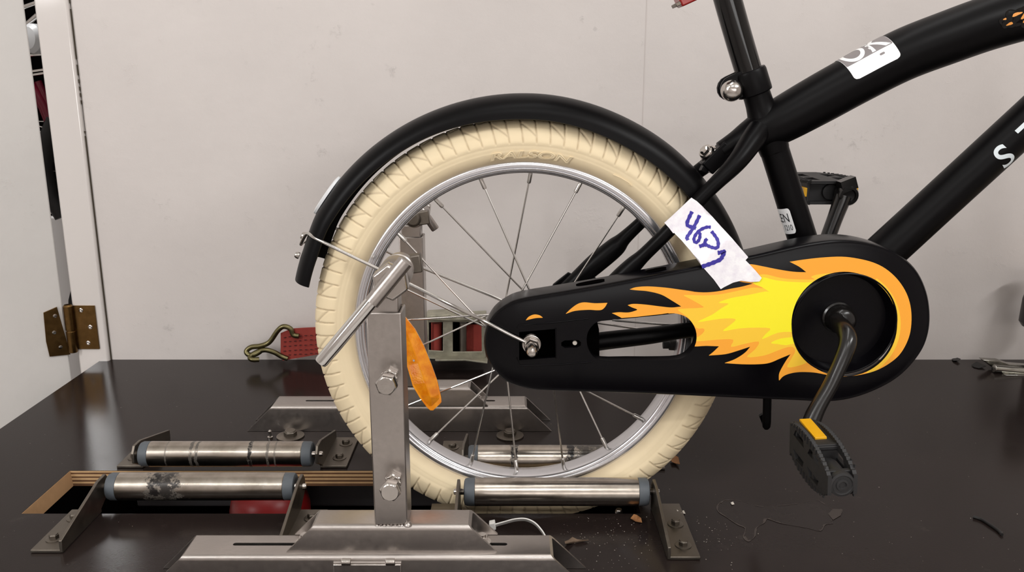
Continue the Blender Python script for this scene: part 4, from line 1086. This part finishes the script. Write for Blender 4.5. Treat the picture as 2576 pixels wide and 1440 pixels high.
for r_ in range(5):
    for c_ in range(7):
        u = 716 + c_*13.2 + random.uniform(-1, 1); v = 849 + r_*11.5 - c_*.9 + random.uniform(-1, 1)
        sti.obox(A(u, v, YS - .0048), (.0016, 0, .0001), (0, .0006, 0), (0, 0, .0005))
so = part(sti, 'stitching', 'stitch', web); so['kind'] = 'stuff'
# ratchet: cheeks, windowed body plate, spool and lever
rt = MB()
F2 = lambda p: A(p[0], p[1], YS - .028)
body = plate([[(1074, 804), (1140, 801), (1222, 806), (1222, 902), (1140, 903), (1074, 898)], [(1079, 812), (1114, 811), (1114, 884), (1079, 882)], [(1139, 811), (1211, 812), (1212, 885), (1139, 886)]], F2, (0, .003, 0), 'ratchet_body', M['ratchet'], strap, bevel=.0008)
part(MB().prism([A(u, v, YS - .034) for u, v in ((1070, 796), (1132, 792), (1150, 800), (1222, 797), (1222, 806), (1140, 808), (1070, 806))], (0, .034, 0)), 'ratchet_cheek', 'ratchet', body, bevel=.0008)
part(MB().prism([A(u, v, YS - .034) for u, v in ((1070, 900), (1140, 903), (1222, 905), (1222, 909), (1140, 907), (1070, 904))], (0, .034, 0)).prism([A(u, v, YS - .046) for u, v in ((1094, 906), (1170, 905), (1226, 912), (1226, 916), (1170, 909), (1096, 910))], (0, .024, 0)), 'ratchet_lever', 'ratchet', body, bevel=.0006)
part(MB().prism([A(u, v, YS - .004) for u, v in ((1068, 800), (1216, 800), (1216, 906), (1068, 906))], (0, .003, 0)), 'ratchet_gap_shade', 'dark', body)  # black sheet added for the dark gap behind the body windows
part(MB().tube([A(1098, 812, YS - .012), A(1098, 892, YS - .012)], .008, 20), 'webbing_coil', 'strap', body)
part(MB().box(A(1145, 0, YS).x, A(1218, 0, YS).x, YS - .012, YS - .006, A(1100, 892, YS).z, A(1100, 812, YS).z), 'webbing_tail', 'strap', body)
part(MB().tube([A(1165, 812, YS - .022), A(1165, 892, YS - .022)], .0052, 16), 'spool', 'steel_dull', body)

# ------------------------------------------------------------------ red vessel on the shelf under the slot
rc_ = A(682, 1300, .885); rz = -.139
rv = thing('red_vessel', (rc_.x, .885, rz), 'round red vessel showing through the slot below the left roller', 'vessel')
part(MB().lathe((rc_.x, .885, rz), (0, 0, 1), [(.040, 0), (.044, .004), (.0445, .055), (.0445, .085), (.041, .100), (.032, .111), (.017, .117), (.001, .1185)], 48), 'vessel_body', 'red', rv)

# ------------------------------------------------------------------ nylon tie, scraps and grit on the bench
z = thing('cable_tie', T(1290, 1318), 'white nylon cable tie bowed up behind the front stand', 'cable tie')
pz = [T(1246, 1322, .004), T(1268, 1316, .006), T(1295, 1309, .009), T(1322, 1308, .010), T(1345, 1318, .008), T(1362, 1336, .004), T(1372, 1352, .0015)]
cz = crom([tuple(p) for p in pz], 6); mb = MB(); vs = []
for i, p in enumerate(cz):
    d_ = (cz[min(i+1, len(cz)-1)] - cz[max(i-1, 0)]).normalized(); up = Vector((0, -.55, .83)); up = (up - d_*up.dot(d_)).normalized(); sd = d_.cross(up)
    vs += [p + up*.0021 + sd*.0006, p + up*.0021 - sd*.0006, p - up*.0021 - sd*.0006, p - up*.0021 + sd*.0006]
n = len(cz); mb.add(vs, [(4*i + k, 4*i + (k+1) % 4, 4*i + 4 + (k+1) % 4, 4*i + 4 + k) for i in range(n-1) for k in range(4)] + [(0, 3, 2, 1), (4*n - 4, 4*n - 3, 4*n - 2, 4*n - 1)])
part(mb, 'tie_strap', 'nylon', z)
part(MB().obox(T(1239, 1322, .004), (.0028, 0, .0006), (0, .0026, .0006), (-.0006, 0, .0036)), 'tie_head', 'nylon', z, bevel=.0006)

def scrap(pts, m, name, label, cat, hgt=.0012, curl=.004, group=None):
    P_ = [T(u, v) for u, v in pts]; c = sum(P_, Vector((0, 0, 0)))/len(P_); mb = MB(); n = len(P_)
    jz = [random.uniform(.0004, curl) for _ in P_]
    vs = [p + Vector((0, 0, a + hgt*.5)) for p, a in zip(P_, jz)] + [p + Vector((0, 0, a)) for p, a in zip(P_, jz)] + [c + Vector((0, 0, .0006 + hgt)), c + Vector((0, 0, .0002))]
    mb.add(vs, [(i, (i+1) % n, 2*n) for i in range(n)] + [(n + (i+1) % n, n + i, 2*n + 1) for i in range(n)] + [(i, n + i, n + (i+1) % n, (i+1) % n) for i in range(n)])
    return tag(mb.build(name, M[m], None, 60), label, cat, group)
scrap([(1586, 1308), (1594, 1304), (1602, 1307), (1610, 1306), (1612, 1314), (1615, 1320), (1604, 1319), (1598, 1322), (1592, 1317)], 'leaf', 'dry_leaf', 'brown crumb of dry leaf in front of the clean roller', 'leaf')
scrap([(1686, 1162), (1698, 1156), (1706, 1162), (1710, 1176), (1700, 1172), (1690, 1170)], 'leaf', 'dry_leaf', 'brown leaf scrap on the bench behind the lower right of the tyre', 'leaf', curl=.009)
scrap([(1420, 1372), (1430, 1362), (1440, 1359), (1452, 1364), (1468, 1362), (1481, 1364), (1464, 1367), (1450, 1370), (1438, 1366), (1428, 1378), (1422, 1378)], 'shaving', 'wood_shaving', 'curled brown shaving right of the front stand', 'shaving')
scrap([(1702, 1293), (1710, 1291), (1720, 1289), (1724, 1295), (1714, 1299), (1705, 1297)], 'chip', 'paint_chip', 'pale flake beside the right bracket of the clean roller', 'flake')
scrap([(2394, 906), (2404, 903), (2416, 910), (2410, 914), (2398, 911)], 'black_rubber', 'rubber_scrap', 'small black scrap on the bench at the wall, left one of two', 'scrap')
scrap([(2444, 921), (2456, 917), (2472, 922), (2480, 927), (2462, 929), (2450, 926)], 'black_rubber', 'rubber_scrap', 'small black scrap beside the plated tool, right one of two', 'scrap')
rs = MB().tube(crom([tuple(T(u, v, .0015)) for u, v in ((2449, 1301), (2470, 1308), (2492, 1322), (2512, 1336), (2521, 1346))], 5), [.0016]*20 + [.0014], 10)
tag(rs.build('rubber_strip', M['black_rubber']), 'thin bent black rubber strip on the empty right of the bench', 'strip')
scrap([(2513, 1343), (2521, 1342), (2524, 1348), (2515, 1348)], 'chip', 'paint_chip', 'tiny pale flake at the end of the black rubber strip', 'flake', curl=.001)
scrap([(1838, 1268), (1844, 1266), (1847, 1271), (1841, 1273)], 'chip', 'paint_chip', 'tiny white flake on the glue stain', 'flake', curl=.001)
gr = MB(); rg = random.Random(3)
for i in range(230):
    if i < 200: u, v = rg.gauss(1560, 130), rg.gauss(1350, 45)
    else: u, v = rg.uniform(1750, 2570), rg.uniform(1080, 1430)
    if v < 1300 and i < 200 or v > 1438: continue
    if i < 200 and u < 1390 and v > 1335: continue
    if u > 1640 and u < 1750 and i < 200: u += 110
    p = T(u, v); s_ = rg.choice([.0002, .0002, .0003, .0003, .0005]); a = rg.uniform(0, 3)
    gr.lathe(p, (0, 0, 1), [(s_, 0), (s_*1.1, s_*.4), (s_*.4, s_*.9)], sides=5, rot=a)
tag(gr.build('grit', M['grit'], None, 0), 'pale grit and dust specks scattered over the bench', 'grit', kind='stuff')

# ------------------------------------------------------------------ plated tool with an upright grip, cut by the right edge of the frame
tl = thing('bench_tool', T(2560, 945), 'nickel plated tool with a dark upright grip, at the wall on the far right', 'tool')
yt = 1.185
b0, b1 = A(2500, 928, yt), A(2700, 946, yt)
part(MB().tube([b0 - Vector((.0005, 0, 0)), b0, b1], [.004, .0062, .0068], 20).prism([A(u, v, yt + .01) for u, v in ((2472, 906), (2515, 908), (2540, 917), (2600, 922), (2600, 932), (2500, 927))], (0, .012, 0)).prism([A(u, v, yt - .012) for u, v in ((2528, 944), (2620, 944), (2620, 954), (2546, 958))], (0, .012, 0)), 'tool_body', 'tool', tl, bevel=.0008)
gp = A(2612, 760, yt + .01)
part(MB().lathe((gp.x, gp.y, b1.z), (0, 0, 1), [(.006, -.004), (.006, A(0, 828, yt).z - b1.z), (.017, A(0, 828, yt).z - b1.z + .001), (.0215, A(0, 815, yt).z - b1.z), (.0205, A(0, 760, yt).z - b1.z), (.0175, A(0, 735, yt).z - b1.z), (.0165, A(0, 716, yt).z - b1.z)], 28), 'tool_grip', 'bottle', tl)
part(MB().lathe((gp.x, gp.y, A(0, 716, yt).z), (0, 0, 1), [(.0165, 0), (.0185, .006), (.0215, .010), (.0215, .013), (.012, .015)], 28), 'tool_cap', 'bottle_cap', tl)

# ------------------------------------------------------------------ the room seen through the gap beside the door
G = lambda u, v, y=1.8: A(u, v, y)
sb2 = thing('stored_bicycle', G(120, 700), 'maroon bicycle stored in the dim room beyond the gap of the door', 'bicycle')
part(MB().tube([G(60, 200), G(92, 236), G(112, 270), G(126, 305), G(140, 330)], .012, 16), 'frame_tube', 'maroon', sb2)
part(MB().tube([G(96, 205), G(112, 240), G(124, 262), G(150, 300)], .007, 14), 'frame_tube', 'maroon', sb2)
part(MB().lathe(G(92, 98), (-.4, -.9, .05), [(.030, 0), (.029, .012), (.022, .02), (.004, .023)], 30), 'lamp_shell', 'white_refl', sb2)
for q0, q1, r_ in (((70, 60), (95, 38), .006), ((60, 18), (100, 4), .005)): part(MB().tube([G(*q0), G(*q1)], r_, 12), 'handlebar', 'chrome', sb2)
for q0, q1 in (((60, 140), (130, 134)), ((60, 182), (130, 172)), ((60, 192), (130, 181))): part(MB().tube([G(*q0), G(*q1)], .003, 10), 'brake_cable', 'chrome', sb2)
for q0, q1, r_ in (((100, 522), (180, 528), .006), ((100, 533), (180, 538), .003)): part(MB().tube([G(*q0), G(*q1)], r_, 14), 'luggage_bar', 'chrome', sb2)
sp3 = MB()
for k in range(14):
    u, v = 128 + random.uniform(-8, 8), 300 + k*17; sp3.tube([G(u - 50, v + random.uniform(-30, 10)), G(u + 50, v + random.uniform(-10, 30))], .0011, 6)
part(sp3, 'spokes', 'spoke', sb2)['kind'] = 'stuff'
part(MB().tube([G(140, 300), G(118, 360), G(112, 420), G(128, 490), G(160, 545)], .018, 16), 'tyre', 'black_rubber', sb2)
cv = MB(); cc = G(100, 548, 1.95)
cv.prism([(cc.x - .6, 1.98, cc.z), (cc.x + .45, 1.98, cc.z), (cc.x + .45, 1.98, 1.4), (cc.x - .6, 1.98, 1.4)], (0, .01, 0))
tag(cv.build('added_backdrop', M['dark']), 'added black backdrop for the dark behind the stored bicycle beyond the door gap', 'backdrop')  # black sheet added to stand for the dark clutter behind the bicycle
bx_ = MB().box(cc.x - .6, cc.x + .45, 1.94, 1.972, -.85, cc.z)
tag(bx_.build('low_partition', M['grey_wall']), 'pale low partition below the black backdrop beyond the door gap', 'partition')
bl = MB().prism([A(u, v, 1.30) for u, v in ((172, 756), (178, 730), (186, 712), (200, 700), (206, 770), (172, 772))], (0, .01, 0))
tag(bl.build('black_flap', M['black_rubber'], None, 30), 'black rubber flap just above the brass hinge', 'flap')
lamp('back_room_fill', (-1.4, 1.7, 1.9), (-1.1, 1.9, .0), 55, .5, .3)  # added unseen fill, brightens what shows through the gap
